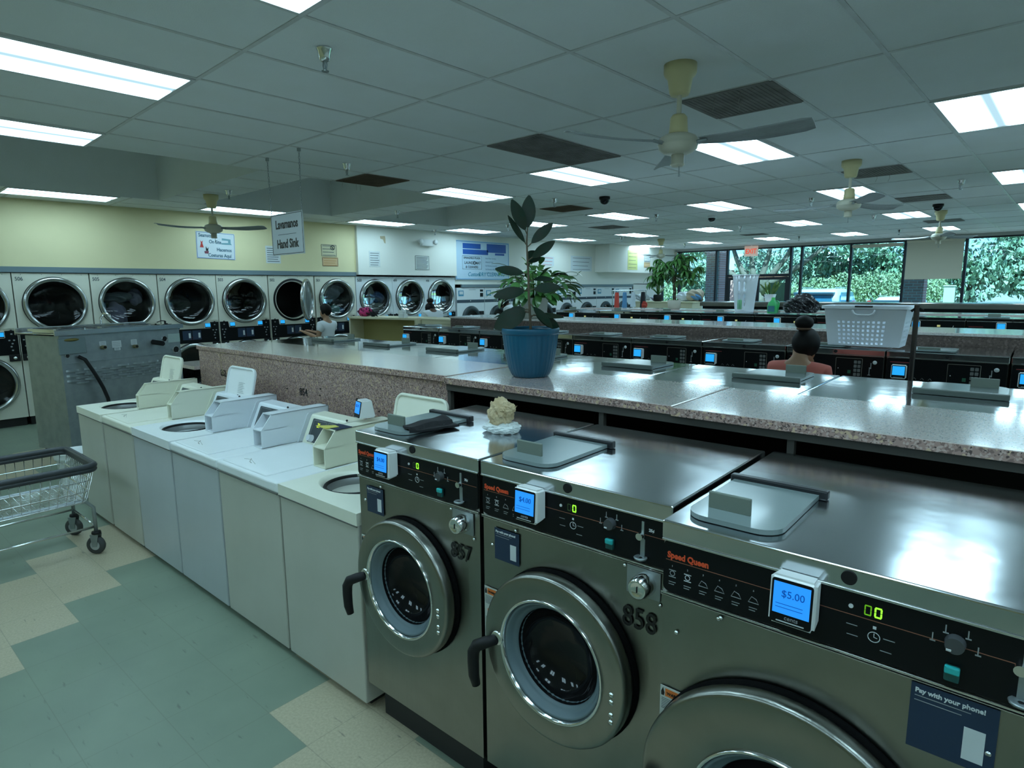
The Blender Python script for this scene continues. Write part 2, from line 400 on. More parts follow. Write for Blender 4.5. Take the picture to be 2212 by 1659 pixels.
lrows = {0: ('row nearest the camera', GY[5]-1.209), 1: ('second row from the camera', 5.213), 2: ('third row from the camera', 8.84), 3: ('fourth row from the camera', 12.468), 4: ('row nearest the windows', 16.095), -1: ('row behind the camera', -2.04)}
for r, (rn, y0) in lrows.items():
    cols = [(-9.525-.3075, 'along the dryer wall'), (-8.295+.3075, 'second column from dryers'), (-6.45+.3075, 'third column from dryers'), (-4.605+.3075, 'fourth column from dryers'), (-2.76+.3075, 'fifth column from dryers'), (-.915+.3075, 'sixth column from dryers'), (1.23, 'seventh column from dryers'), (3.07, 'column by the right wall')]
    for ci, (x, cn) in enumerate(cols):
        if ci == 1 and r in (0, 1): continue
        if r == 0 and ci in (4,): pass
        segs = [(y0, '')]
        if ci == 0: segs = {0: [(1.46, '')], 1: [(3.86, ' nearer camera'), (6.45, ' farther one')], 2: [(8.84, '')]}.get(r, segs)
        for y, ex in segs:
            L_ = l0 if first else dup(l0, (0,0,0), 0, '')
            first = False
            L_.location = (x, y+.6045, CEIL-.001); L_['label'] = f'lit ceiling panel, {rn}, {cn}{ex}'; L_['group'] = 'recessed fluorescent ceiling panels'

# ------------------------------------------------------------------ ceiling vents and stained tiles
VENTM = mat('dark return grille', (.24,.23,.22), .85, noise=(5,.8,(.13,.12,.11)))
VENTB = mat('brown stained tile', (.14,.095,.06), .9, noise=(7,.7,(.08,.055,.035)))
for i, (x0, x1, y0, y1, mt, lab) in enumerate([
    (-2.14,-1.53,4.0,4.60,VENTM,'dusty square return grille beside the nearest ceiling fan'),
    (-3.99,-3.375,4.0,5.21,VENTM,'long flat grey return grille left of the nearest ceiling fan'),
    (-6.45,-5.835,4.0,4.60,VENTB,'brown square ceiling grille beside the hanging hand sink sign'),
    (-6.45,-5.835,7.63,8.23,VENTB,'brown square ceiling grille above the rubber plant'),
    (-2.1,-1.53,7.63,8.23,VENTM,'dusty square ceiling grille behind the second ceiling fan'),
    (-7.68,-7.065,10.65,11.26,VENTM,'dark ceiling grille far behind the rubber plant'),
    (-2.14,-1.53,10.47,11.07,VENTM,'dark ceiling grille above the farthest right ceiling fan'),
    (-6.25,-5.7,14.88,15.3,VENTM,'small dark ceiling grille near the exit sign'),
    (-2.45,-1.85,14.5,15.1,VENTM,'small dark ceiling grille over the roller blind')]):
    t = thing('ceiling_vent', lab, 'ceiling vent', ((x0+x1)/2, (y0+y1)/2, CEIL-.004), 0, 'ceiling grilles')
    w, d = (x1-x0)/2-.012, (y1-y0)/2-.012
    g = G()
    for s in (-1, 1): g.box(s*w-.015, s*w+.015, -d, d, -.006, 0); g.box(-w, w, s*d-.015, s*d+.015, -.006, 0)
    part('vent_frame', g, mt, t)
    g = G(); g.box(-w, w, -d, d, -.003, 0)
    n = int(w*2/.03)
    for k in range(n): g.box(-w+.03*k+.006, -w+.03*k+.012, -d, d, -.007, -.003)
    part('grille', g, mt, t)
    if i in (0, 2, 4, 5):
        for k in range(3):
            g = G(); x = random.uniform(-w, w); y = random.uniform(-d, d); g.tube([(x,y,-.005),(x+.01,y-.01,-.04),(x-.012,y+.01,-.08)], .0016, 5); part('dust_strand', g, mat('dust', (.3,.29,.26), 1), t)

# ------------------------------------------------------------------ sprinklers and cameras
def make_sprinkler():
    t = thing('fire_sprinkler', '', 'sprinkler')
    g = G(); g.lathe([(.0,-.001),(.042,-.001),(.042,-.006),(.034,-.016),(.03,-.05),(.024,-.062),(.018,-.066),(0,-.066)], seg=20); part('escutcheon', g, CHROME, t)
    g = G()
    for s in (-1, 1): g.tube([(s*.014,0,-.064),(s*.019,0,-.085),(s*.012,0,-.105),(s*.004,0,-.112)], .0035, 6)
    g.cyl((0,0,-.064), (0,0,-.11), .004, seg=8); part('sprinkler_frame', g, GALV, t)
    g = G(); g.cyl((0,0,-.112), (0,0,-.116), .019, seg=16); part('deflector', g, GALV, t)
    return t
s0 = make_sprinkler()
SP = [(-3.04,1.86,'nearest the camera, above the white washers'),(-5.53,3.57,'beside the hand sink sign'),(-8.0,3.44,'beside the left wall fan'),(-8.19,6.18,'above the person in the white shirt'),(-10.2,8.66,'above the emergency light'),(-5.6,6.96,'above the rubber plant'),(-5.55,9.69,'between two domed cameras'),(-2.99,9.54,'left of the second ceiling fan'),(-2.9,12.7,'right of the second ceiling fan, near the far fan'),(-1.21,9.27,'at the right edge of the photo'),(-5.4,12.89,'left of the exit sign'),(-5.39,16.47,'over the tall window right of the door'),(-3.2,16.36,'nearest the roller blind'),(-8.45,9.04,'left of the rubber plant leaves'),(-8.57,13.31,'above the yellow poster'),(-8.58,16.64,'nearest the windows, above the money tree')]
for i, (x, y, w) in enumerate(SP):
    o = s0 if i == 0 else dup(s0, (0,0,0), 0, '')
    o.location = (x, y, CEIL); o['label'] = 'metal ceiling sprinkler head '+w; o['group'] = 'fire sprinkler heads'
for i, (x, y, lab) in enumerate([(-5.01,7.33,'black domed security camera on ceiling above the tall leafy plants'),(-4.97,10.61,'white based domed security camera on ceiling, middle of room'),(-1.8,11.75,'black domed security camera beside the far right ceiling fan')]):
    t = thing('security_camera', lab, 'security camera', (x, y, CEIL), 0, 'domed ceiling cameras')
    g = G(); g.lathe([(0,0),(.075,0),(.075,-.03),(.062,-.045)], seg=24); part('camera_base', g, READW if i == 1 else BLACK, t)
    g = G(); g.lathe([(.066,-.03),(.064,-.06),(.05,-.085),(.03,-.1),(0,-.106)], seg=24); part('camera_dome', g, DGLASS, t)

# ------------------------------------------------------------------ ceiling fans
def make_fan():
    t = thing('ceiling_fan', '', 'ceiling fan')
    g = G(); g.lathe([(.0,0),(.092,0),(.092,-.045),(.086,-.06),(.07,-.075),(.058,-.15),(.05,-.165),(0,-.165)], seg=28); part('canopy', g, CREAMP, t)
    g = G(); g.cyl((0,0,-.16), (0,0,-.29), .014, seg=14); part('down_rod', g, FANM, t)
    g = G(); g.lathe([(0,-.268),(.035,-.27),(.047,-.285),(.052,-.35),(.056,-.38),(0,-.38)], seg=24); part('coupling_cover', g, CREAMP, t)
    g = G(); g.lathe([(0,-.375),(.07,-.378),(.1,-.392),(.112,-.41),(.112,-.432),(.116,-.436),(.112,-.44),(.108,-.46),(.08,-.48),(.05,-.49),(0,-.49)], seg=32); part('motor_housing', g, FANM, t)
    g = G(); g.lathe([(0,-.485),(.036,-.487),(.036,-.54),(.042,-.545),(.03,-.556),(0,-.556)], seg=20); part('switch_housing', g, FANM, t)
    g = G(); g.tube([(.01,0,-.555),(.012,0,-.6)], .003, 6); g.cyl((.012,0,-.6), (.012,0,-.612), .006, seg=8); part('pull_chain', g, GALV, t)
    for k in range(3):
        a = 2*pi*k/3
        g = G(); M = Matrix.Rotation(a, 4, 'Z')
        M2 = M @ Matrix.Translation((.11,0,-.425)) @ Matrix.Rotation(radians(-14), 4, 'X')
        n = 12; A = []
        for i in range(n+1):
            x = .02+.59*i/n; w = .042+.028*min(1, x/.35); dz = -.012*sin(pi*i/n)
            if i == n: w *= .8
            row = [g.bm.verts.new(M2 @ Vector((x, w*s, dz+.008*(1-s*s)+tz))) for s in (-1,-.5,0,.5,1) for tz in (0,)]
            row2 = [g.bm.verts.new(M2 @ Vector((x, w*s, dz+.008*(1-s*s)-.004))) for s in (1,.5,0,-.5,-1)]
            A.append(row+row2)
        for i in range(n):
            for j in range(10):
                f = g.bm.faces.new([A[i][j], A[i][(j+1) % 10], A[i+1][(j+1) % 10], A[i+1][j]]); f.smooth = j not in (4, 9)
        g.bm.faces.new(A[0]); g.bm.faces.new(list(reversed(A[n])))
        b = part('fan_blade', g, BLADE, t)
        g = G(); g.tube([M @ Vector((.08,0,-.43)), M @ Vector((.12,0,-.432)), M @ Vector((.17,0,-.425))], .011, 6); part('blade_bracket', g, GALV, b)
    return t
f0 = make_fan()
for i, (x, y, a, w) in enumerate([(-1.81,3.385,6,'nearest the camera, dusty blades under the square grille'),(-1.85,7.07,-56,'middle one of the three down the right side'),(-1.91,12.79,52,'farthest on the right, in front of the roller blind'),(-8.55,3.44,36,'in front of the yellow wall and sewing sign'),(-8.2,14.6,20,'small in the distance above the money tree')]):
    o = f0 if i == 0 else dup(f0, (0,0,0), 0, '')
    o.location = (x, y, CEIL); o.rotation_euler = (0,0,radians(a)); o['label'] = 'cream three blade ceiling fan '+w; o['group'] = 'cream ceiling fans'

# ------------------------------------------------------------------ window wall
def glass_material():
    m = bpy.data.materials.new('tinted window glass'); m.use_nodes = True; nt = m.node_tree; nt.nodes.clear()
    o = nt.nodes.new('ShaderNodeOutputMaterial'); t = nt.nodes.new('ShaderNodeBsdfTransparent'); t.inputs[0].default_value = (.40,.84,1.0,1)
    gl = nt.nodes.new('ShaderNodeBsdfGlossy'); gl.inputs['Roughness'].default_value = .02; fr = nt.nodes.new('ShaderNodeFresnel'); fr.inputs[0].default_value = 1.45
    mx = nt.nodes.new('ShaderNodeMixShader'); nt.links.new(fr.outputs[0], mx.inputs[0]); nt.links.new(t.outputs[0], mx.inputs[1]); nt.links.new(gl.outputs[0], mx.inputs[2]); nt.links.new(mx.outputs[0], o.inputs[0]); return m
GLASS = glass_material()
mull = [-10.6, -9.97, -8.69, -8.33, -6.41, -6.11, -4.82, -3.54, -2.24, -.94, .36, 1.66, 2.96, 4.26, 5.2]
for i in range(len(mull)-1):
    a, b = mull[i], mull[i+1]; g = G()
    g.box(a-.03 if i else a, a+.03, YF-.02, YF+.1, .12, 2.99)
    g.box(a+.03, b-.03, YF, YF+.08, 2.95, 2.99)
    door = i == 3
    if door:
        g.box(a+.03, b-.03, YF, YF+.08, 2.12, 2.2)
    else: g.box(a+.03, b-.03, YF, YF+.08, .12, .2)
    w = struct(f'window_{i+1}', g, FRAME)
    g = G(); z0 = 2.2 if door else .2; g.face([(a+.03, YF+.04, z0), (b-.03, YF+.04, z0), (b-.03, YF+.04, 2.95), (a+.03, YF+.04, 2.95)]); part('pane', g, GLASS, w)
    if door:
        for k, (p, q) in enumerate([(-8.3, -7.4), (-7.38, -6.44)]):
            g = G(); g.box(p, p+.09, YF-.01, YF+.04, .12, 2.11); g.box(q-.09, q, YF-.01, YF+.04, .12, 2.11); g.box(p+.09, q-.09, YF-.01, YF+.04, 2.03, 2.11); g.box(p+.09, q-.09, YF-.01, YF+.04, .12, .32)
            d = struct(f'door_{k+1}', g, FRAME)
            g = G(); g.face([(p+.09,YF+.015,.32),(q-.09,YF+.015,.32),(q-.09,YF+.015,2.03),(p+.09,YF+.015,2.03)]); part('pane', g, GLASS, d)
            g = G(); g.box(p+.05, q-.05, YF-.06, YF-.03, 1.02, 1.07); part('push_bar', g, EDGE, d)
def blind(x0, x1, z0, z1, lab):
    t = thing('roller_blind', lab, 'blind', ((x0+x1)/2, YF-.08, z0)); w = (x1-x0)/2
    g = G(); g.cyl((-w,0,z1-z0-.03), (w,0,z1-z0-.03), .028); part('blind_roll', g, BEIGEB, t)
    g = G(); g.box(-w+.01, w-.01, -.003, .003, 0, z1-z0-.03); part('blind_fabric', g, BEIGEB, t)
    g = G(); g.box(-w+.01, w-.01, -.008, .008, -.02, .005); part('hem_bar', g, BEIGEB, t)
blind(-3.5, -2.27, 2.0, 2.98, 'beige roller blind pulled half down over the right window')
blind(-4.78, -3.58, 2.86, 2.93, 'beige roller blind rolled up at top of tall window')
blind(-10.55, -10.02, 2.75, 2.98, 'beige roller blind at far left window corner')
g = G(); g.box(0,.02,0,.02,0,.02)
g.bm.free()
t = thing('exit_sign', 'white hanging exit sign with red letters in front of windows', 'exit sign', (-7.53, 18.85, CEIL))
g = G(); g.box(-.20,.20,-.03,.03,-.33,-.03,.008); part('sign_body', g, mat('lit sign face', (.8,.7,.62), .4, emit=(1,.62,.5), es=.25), t)
g = G(); g.cyl((0,0,0),(0,0,-.035),.02); part('sign_mount', g, READW, t)
txt('EXIT', .20, mat('lit red letters', (.8,.05,.03), .4, emit=(1,.12,.05), es=.6), t, (-.165,-.032,-.25), bold=.004, sx=.82)

# ------------------------------------------------------------------ stainless front-load washers
def machine_loc(x, y): return m2c(x, y)
def seg_digit(name, d, x, z, h, m, parent, lw=.0022):
    w = h*.55; S = {'0':'abcdef','3':'abgcd','1':'bc','7':'abc','4':'fgbc','5':'afgcd'}[d]
    P = {'a':(0,h,w,h),'b':(w,h/2,w,h),'c':(w,0,w,h/2),'d':(0,0,w,0),'e':(0,0,0,h/2),'f':(0,h/2,0,h),'g':(0,h/2,w,h/2)}
    g = G()
    for c in S:
        a, b, c2, d2 = P[c]; e = lw/2
        g.box(x+a-e+(lw*.4 if a == c2 else lw*.8)-lw*.4, x+c2+e-(0 if a == c2 else lw*.4)+(lw*0), -.0022, -.001, z+b-e+(lw*.8 if a == c2 else 0), z+d2+e-(lw*.8 if a == c2 else 0))
    return part(name, g, m, parent)
def lid_parts(t, x0, y0, W=.225, D=.34, z=1.262, back=False):
    hm = mat('grey hinge', (.08,.10,.09), .4) if back else mat('black hinge', (.015,.016,.02), .3)
    g = G(); g.prism(rrect(x0, x0+W, y0, y0+D, .055, 6, (1,1,0,0)), z+.002, z+.014, 'XY')
    lid = part('dispenser_lid', g, LIDG, t, 'grey green plastic lid')
    g = G(); g.box(x0+.035, x0+.14, y0+.068, y0+.078, z+.012, z+.056, .003); part('lid_handle', g, mat('grey green plastic', (.17,.20,.17), .45), lid)
    g = G(); g.box(x0-.012, x0+W+.02, y0+D-.004, y0+D+.022, z+.001, z+.026, .004); part('hinge_bar', g, hm, t)
def reader(t, x, z, w=.085, h=.10, d=.055, price=None, small=False):
    """white card reader with a lit blue screen, on a front facing -y"""
    g = G(); b = bmesh.new(); bmesh.ops.create_cube(b, size=1)
    for v in b.verts:
        fy = v.co.y < 0; top = v.co.z > 0
        v.co = Vector((v.co.x*w*(1 if fy else .92), (-d if fy else 0)*(1.0 if not top else .9), v.co.z*h*(1 if fy else .9)))
    bmesh.ops.bevel(b, geom=b.edges[:], offset=.007, segments=3, affect='EDGES'); g._add(b, Matrix.Translation((x, 0, z)), False)
    r = part('card_reader', g, READW, t, 'white card reader box')
    T = Matrix.Translation((x, -d*.955, z)) @ Matrix.Rotation(-.055, 4, 'X')
    g = G(); g.prism([(u, v) for u, v in rrect(-w*.44, w*.44, -h*.44, h*.44, .006)], -.0015, 0, 'XZ', T); part('reader_bezel', g, BLACKP, r)
    g = G(); g.prism([(-w*.39,-h*.24),(w*.39,-h*.24),(w*.39,h*.38),(-w*.39,h*.38)], -.003, -.0015, 'XZ', T); part('screen', g, SCREENF if small else SCREEN, r, 'lit blue screen')
    if price:
        P = T @ Vector((-w*.22, -.0035, h*.10)); o = txt(price, h*.20, INK, r, P, (pi/2-.055,0,0), 'price_lettering', sx=.95)
        for k in range(2):
            g = G(); g.prism([(-w*.33,-h*(.05+.07*k)),(w*.25,-h*(.05+.07*k)),(w*.25,-h*(.05+.07*k)+.0012),(-w*.33,-h*(.05+.07*k)+.0012)], -.0036, -.003, 'XZ', T); part('screen_line', g, INK, r)
        P = T @ Vector((-w*.13, -.002, -h*.35)); txt('cents', h*.12, PRINT, r, P, (pi/2-.055,0,0), 'maker_lettering')
    g = G(); g.prism(rrect(-w*.30, w*.30, -h*.405, -h*.385, .001, 2), -.0025, -.001, 'XZ', T); part('card_slot', g, STKW, r)
def sticker_pay(t, x, z, w=.105, h=.108):
    g = G(); g.box(x, x+w, -.0012, 0, z-h, z); s = part('pay_sticker', g, NAVY, t, 'navy pay sticker')
    txt('Pay with your phone!', w*.093, STKW, s, (x+w*.05, -.0016, z-h*.13), bold=.0004)
    for k in range(2):
        g = G(); g.box(x+w*.05, x+w*(.7-.1*k), -.0016, -.001, z-h*(.19+.07*k), z-h*(.18+.07*k)); part('small_print', g, PRINT, s)
    g = G(); g.box(x+w*.64, x+w*.88, -.0018, -.001, z-h*.88, z-h*.40); part('phone_picture', g, STKW, s)
def sticker_warn(t, x, z, w=.062, h=.185, flip=False):
    g = G(); g.box(x, x+w, -.0012, 0, z-h, z); s = part('warning_sticker', g, WARNG, t, 'white warning sticker with orange bands')
    for dz in (0, .075):
        g = G(); g.box(x+w*.22, x+w*.97, -.0018, -.001, z-dz-.026, z-dz-.005); b = part('warning_band', g, WARNO, s)
        txt('WARNING', .0105, NUMB, s, (x+w*.3, -.0022, z-dz-.02), bold=.0002, name='warning_lettering')
    g = G()
    g.prism([(x+w*.05,z-.026),(x+w*.16,z-.026),(x+w*.19,z-.018),(x+w*.12,z-.004),(x+w*.04,z-.016)], -.0018, -.001); part('flame_symbol', g, NUMB, s)
    for k in range(9):
        zz = z-.034-.0045*k if k < 7 else z-.112-.006*(k-7)
        g = G(); g.box(x+.004, x+w-.005-.012*(k % 3), -.0017, -.001, zz, zz+.0012); part('small_print', g, SGREY, s)
def washer_big(label, W, H=1.262, D=.70, number=None, price='$4.00', rx_=.23, dcx=.325, dcz=.702, R0=.270, bottom=.15, style='old', lock=True, ghost=True):
    t = thing('stainless_washer', label, 'washing machine', (0,0,0), MR)
    g = G(); g.box(.004, W-.004, .10, D, bottom, H-.02)
    n = 64; q = []; cx_, cz_, rr_ = dcx, dcz, R0-.03      # front sheet with a round hole for the door
    for k in range(n):
        a = 2*pi*k/n; dx, dy = cos(a), sin(a)
        s1 = min((((W-.004)-cx_) if dx > 0 else cx_-.004)/max(abs(dx),1e-6), (((H-.02)-cz_) if dy > 0 else cz_-bottom)/max(abs(dy),1e-6)); q.append((cx_+dx*s1, cz_+dy*s1))
    for C_ in ((.004,bottom),(W-.004,bottom),(W-.004,H-.02),(.004,H-.02)):
        k = min(range(n), key=lambda i: (q[i][0]-C_[0])**2+(q[i][1]-C_[1])**2); q[k] = C_
    A_ = [g.bm.verts.new((u,.10,v)) for u, v in q]; B_ = [g.bm.verts.new((u,.004,v)) for u, v in q]; C2_ = [g.bm.verts.new((cx_+rr_*cos(2*pi*k/n),.004,cz_+rr_*sin(2*pi*k/n))) for k in range(n)]; D2_ = [g.bm.verts.new((v.co.x,.12,v.co.z)) for v in C2_]
    for P_, Q_ in ((A_,B_),(B_,C2_),(C2_,D2_)):
        for k in range(n): g.bm.faces.new([P_[k], P_[(k+1) % n], Q_[(k+1) % n], Q_[k]])
    part('cabinet', g, STEEL, t)
    g = G(); g.box(.05, W-.05, .05, D-.02, 0, bottom); part('plinth', g, PLINTH, t)
    g = G(); g.box(0, W, -.004, D, H-.046, H, .005, 3); part('top_panel', g, TOPSTEEL, t)
    g = G(); g.cyl((W*.5+.01,-.002,H-.021),(W*.5+.01,-.007,H-.021),.0145,seg=20); part('round_plug', g, BLACK, t)
    # control panel
    pz0, pz1 = 1.083, H-.048
    g = G(); g.prism(rrect(.006, W-.006, pz0, pz1, .014, 4), -.001, .006); p = part('control_panel', g, BLACKP, t)
    g = G(); g.box(.002, W-.002, -.006, .004, pz1-.0015, pz1+.004, .0015); part('panel_trim', g, EDGE, p)
    g = G(); g.box(.002, W-.002, -.005, .004, pz0-.008, pz0-.003, .0015); part('panel_trim', g, EDGE, p)
    g = G(); g.box(.002, W-.002, -.004, .004, pz0-.013, pz0-.0105, .001); part('panel_trim', g, EDGE, p)
    g = G(); g.box(.012, W-.012, -.0016, -.001, 1.163, 1.1645); part('panel_line', g, mat('orange hairline', (.25,.10,.06), .5), p)
    txt('Speed Queen', .0215, ORANGE, p, (.016, -.0016, 1.1705), bold=.0007, sx=.88)
    # instruction symbols
    for k in range(6 if W > .72 else 5):
        x = .03+.039*k
        if abs(x-rx_) < .05: continue
        txt(str(k+1), .006, PRINT, p, (x-.002, -.0016, 1.148), name='step_number')
        g = G()
        if k in (0, 1): g.prism([(x-.009,1.121),(x+.009,1.121),(x+.009,1.123),(x-.009,1.123)], -.0016, -.001); g.tube([(x+.006*cos(a),-.0013,1.131+.006*sin(a)) for a in [i*pi/6 for i in range(12)]], .0009, 4, True); g.prism([(x-.009,1.138),(x+.009,1.138),(x+.009,1.14),(x-.009,1.14)], -.0016, -.001)
        else: g.tube([(x-.011,-.0013,1.121),(x-.004,-.0013,1.135),(x+.006,-.0013,1.131),(x+.012,-.0013,1.121),(x-.011,-.0013,1.121)], .0009, 4)
        part('step_symbol', g, PRINTW if k == 1 else PRINT, p)
        for q in range(2):
            g = G(); g.box(x-.009, x+.009-.004*q, -.0016, -.001, 1.108-.006*q, 1.1095-.006*q); part('small_print', g, PRINT, p)
    # displays
    dx = .365 if W < .72 else .455
    g = G(); g.cyl((dx-.038,-.001,1.182),(dx-.038,-.003,1.182),.0045,seg=12); part('indicator', g, PRINTW, p)
    seg_digit('left_digit', '0', dx-.013, 1.173, .019, DIMG if W < .72 else mat('dim green digits', (.1,.5,0), .4, emit=(.25,.6,.03), es=.35), p)
    seg_digit('lit_digit', '0', dx+.005, 1.173, .019, GREEN, p, .003)
    g = G(); g.tube([(dx+.006+.0105*cos(a),-.0013,1.13+.0105*sin(a)) for a in [i*pi/10 for i in range(20)]], .0009, 4, True)
    g.tube([(dx+.006,-.0013,1.138),(dx+.006,-.0013,1.13),(dx+.012,-.0013,1.129)], .0008, 4); part('cycle_clock', g, PRINTW, p)
    g = G(); g.box(dx+.003, dx+.009, -.0016, -.001, 1.147, 1.153); part('cycle_symbol', g, PRINTW, p)
    for (a, b) in ((-.036,.012),(-.034,-.01),(.03,.002),(.026,-.024)):
        g = G(); g.box(dx+a-.008, dx+a+.012, -.0016, -.001, 1.13+b, 1.1315+b); part('small_print', g, PRINT, p)
    kx = dx+.135
    g = G(); g.cyl((kx,-.001,1.169),(kx,-.018,1.169),.017,.015,seg=22); k_ = part('dial', g, mat('grey dial', (.06,.065,.07), .35), p)
    g = G(); g.box(kx-.012,kx-.004,-.0195,-.0178,1.158,1.1615); part('dial_pointer', g, PRINTW, k_)
    for (a, b) in ((-.035,.0),(-.016,.022),(.018,.022),(.034,-.004)):
        g = G(); g.box(kx+a-.001, kx+a+.001, -.0016, -.001, 1.162+b, 1.177+b); g.box(kx+a-.004, kx+a+.005, -.0016, -.001, 1.160+b, 1.1625+b); part('temperature_symbol', g, PRINT, p)
    g = G(); g.box(kx-.012, kx+.012, -.012, 0, 1.095, 1.125, .003); s_ = part('start_switch', g, TEALD, p)
    g = G(); g.box(kx-.012, kx+.012, -.0155, -.006, 1.111, 1.126, .003); part('switch_cap', g, TEALB, s_, 'bright teal switch cap')
    cx = kx+.10
    if cx < W-.03:
        g = G(); g.box(cx-.004, cx+.004, -.004, 0, 1.15, 1.20, .001); part('coin_slot', g, GALV, p)
        g = G(); g.cyl((cx-.006,-.001,1.158),(cx-.006,-.014,1.158),.01,seg=14); part('coin_button', g, EDGE, p)
        g = G(); g.box(cx-.007, cx+.007, -.003, 0, 1.10, 1.15, .001); g.lathe([(.005,0),(.017,0),(.019,.004),(.017,.006),(.005,.004)], (cx,-.012,1.097), 'Z', 18); part('coin_return', g, GALV, p)
        txt('25¢', .011, PRINTW, p, (cx+.017,-.0016,1.176), bold=.0003)
    reader(t, rx_, 1.173, w=.092, h=.108, price=price)
    if W < .72: sticker_pay(t, .058, 1.045)
    else: sticker_pay(t, .53, 1.066, .135, .135)
    # coin box lock
    if lock:
        lx = .605
        g = G(); g.box(lx-.052, lx+.05, -.001, .002, .985, 1.066, .001); part('lock_plate', g, GALV, t)
        g = G(); g.lathe([(.034,.0),(.032,-.03),(.027,-.046),(.023,-.049),(.018,-.046),(.0,-.046)], (lx+.004,0,1.024), 'Y', 24); l = part('coin_box_lock', g, CHROME, t)
        g = G(); g.box(lx+.0025, lx+.0055, -.0475, -.0455, 1.016, 1.032); part('keyhole', g, BLACK, l)
    for (x, z) in ((.148,1.054),(.045,.98),(lock and .545 or .153,1.058),(.655,.975)):
        g = G(); g.lathe([(.0055,0),(.0045,-.003),(0,-.004)], (x,0,z), 'Y', 12); part('screw', g, CHROME, t)
    sticker_warn(t, .008, .825)
    if number: txt(number, .086 if number == '858' else .080, NUMB, t, (.540, -.0012, .884), bold=.0004, sx=.84, name='machine_number')
    # door
    g = G(); g.lathe([(R0,.0),(R0,-.006),(R0-.012,-.012),(R0-.05,-.012)], (dcx+.003,0,dcz), 'Y', 64); d = part('door_gasket', g, GASKET, t, 'black rubber door surround')
    r = R0-.004; dz = dcz
    g = G(); g.lathe([(r-.02,-.014),(r-.003,-.016),(r,-.022),(r,-.050),(r-.003,-.056),(r-.008,-.060),(r-.013,-.061),(.193,-.061),(.19,-.060)], (dcx,0,dz), 'Y', 72); dd = part('door', g, STEEL, t, 'brushed steel door ring')
    g = G(); g.lathe([(.192,-.061),(.192,-.065),(.188,-.067),(.183,-.062),(.180,-.050)], (dcx,0,dz), 'Y', 64); part('door_inner_rim', g, CHROME, dd)
    g = G(); g.lathe([(.1805,-.052),(.178,-.056),(.172,-.052),(.166,-.035),(.160,-.030),(.152,-.026),(.146,-.008),(.144,.002)], (dcx,0,dz), 'Y', 64); part('glass_ring', g, GASK, dd)
    g = G(); g.lathe([(.149,-.022),(.147,-.01),(.135,.02),(.10,.05),(.05,.065),(0,.068)], (dcx,0,dz), 'Y', 48); part('door_glass', g, DGLASS, dd, 'dark bowl shaped door glass')
    # hinge screws on the right, handle on the left
    for zz in (.062,.04,.0,-.022):
        g = G(); g.lathe([(.0085,-.06),(.0075,-.0645),(0,-.066)], (dcx+r-.045,0,dz-.06+zz-.01), 'Y', 14); part('hinge_screw', g, CHROME, dd)
    hx = dcx-r+.012
    g = G(); g.tube([(hx+.045,-.062,dz-.005),(hx+.02,-.085,dz-.015),(hx-.008,-.10,dz-.03),(hx-.02,-.104,dz-.055),(hx-.022,-.104,dz-.09),(hx-.022,-.102,dz-.14),(hx-.016,-.098,dz-.175)], [.016,.019,.020,.020,.019,.018,.014], 14)
    part('door_handle', g, BLACK, dd, 'black door handle')
    g = G(); g.lathe([(.024,-.06),(.024,-.066),(.02,-.068),(0,-.068)], (hx+.048,0,dz), 'Y', 18); part('handle_boss', g, EDGE, dd)
    lid_parts(t, .02 if W < .72 else .03, .05 if W < .72 else .045, z=H)
    return t
w857 = washer_big('stainless front load washer numbered 857 beside the white top loaders', .685, number='857', rx_=.225, dcx=.312, R0=.266)
w857.location = m2c(-2.05, 1.42)
w858 = washer_big('stainless front load washer numbered 858 with $4.00 on screen', .685, number='858', rx_=.229)
w858.location = m2c(-1.355, 1.42)
w859 = washer_big('wide stainless washer nearest the camera showing $5.00 on its screen', .80, D=.82, price='$5.00', rx_=.318, dcx=.31, dcz=.62, R0=.325, lock=False)
w859.location = m2c(-.65, 1.32)

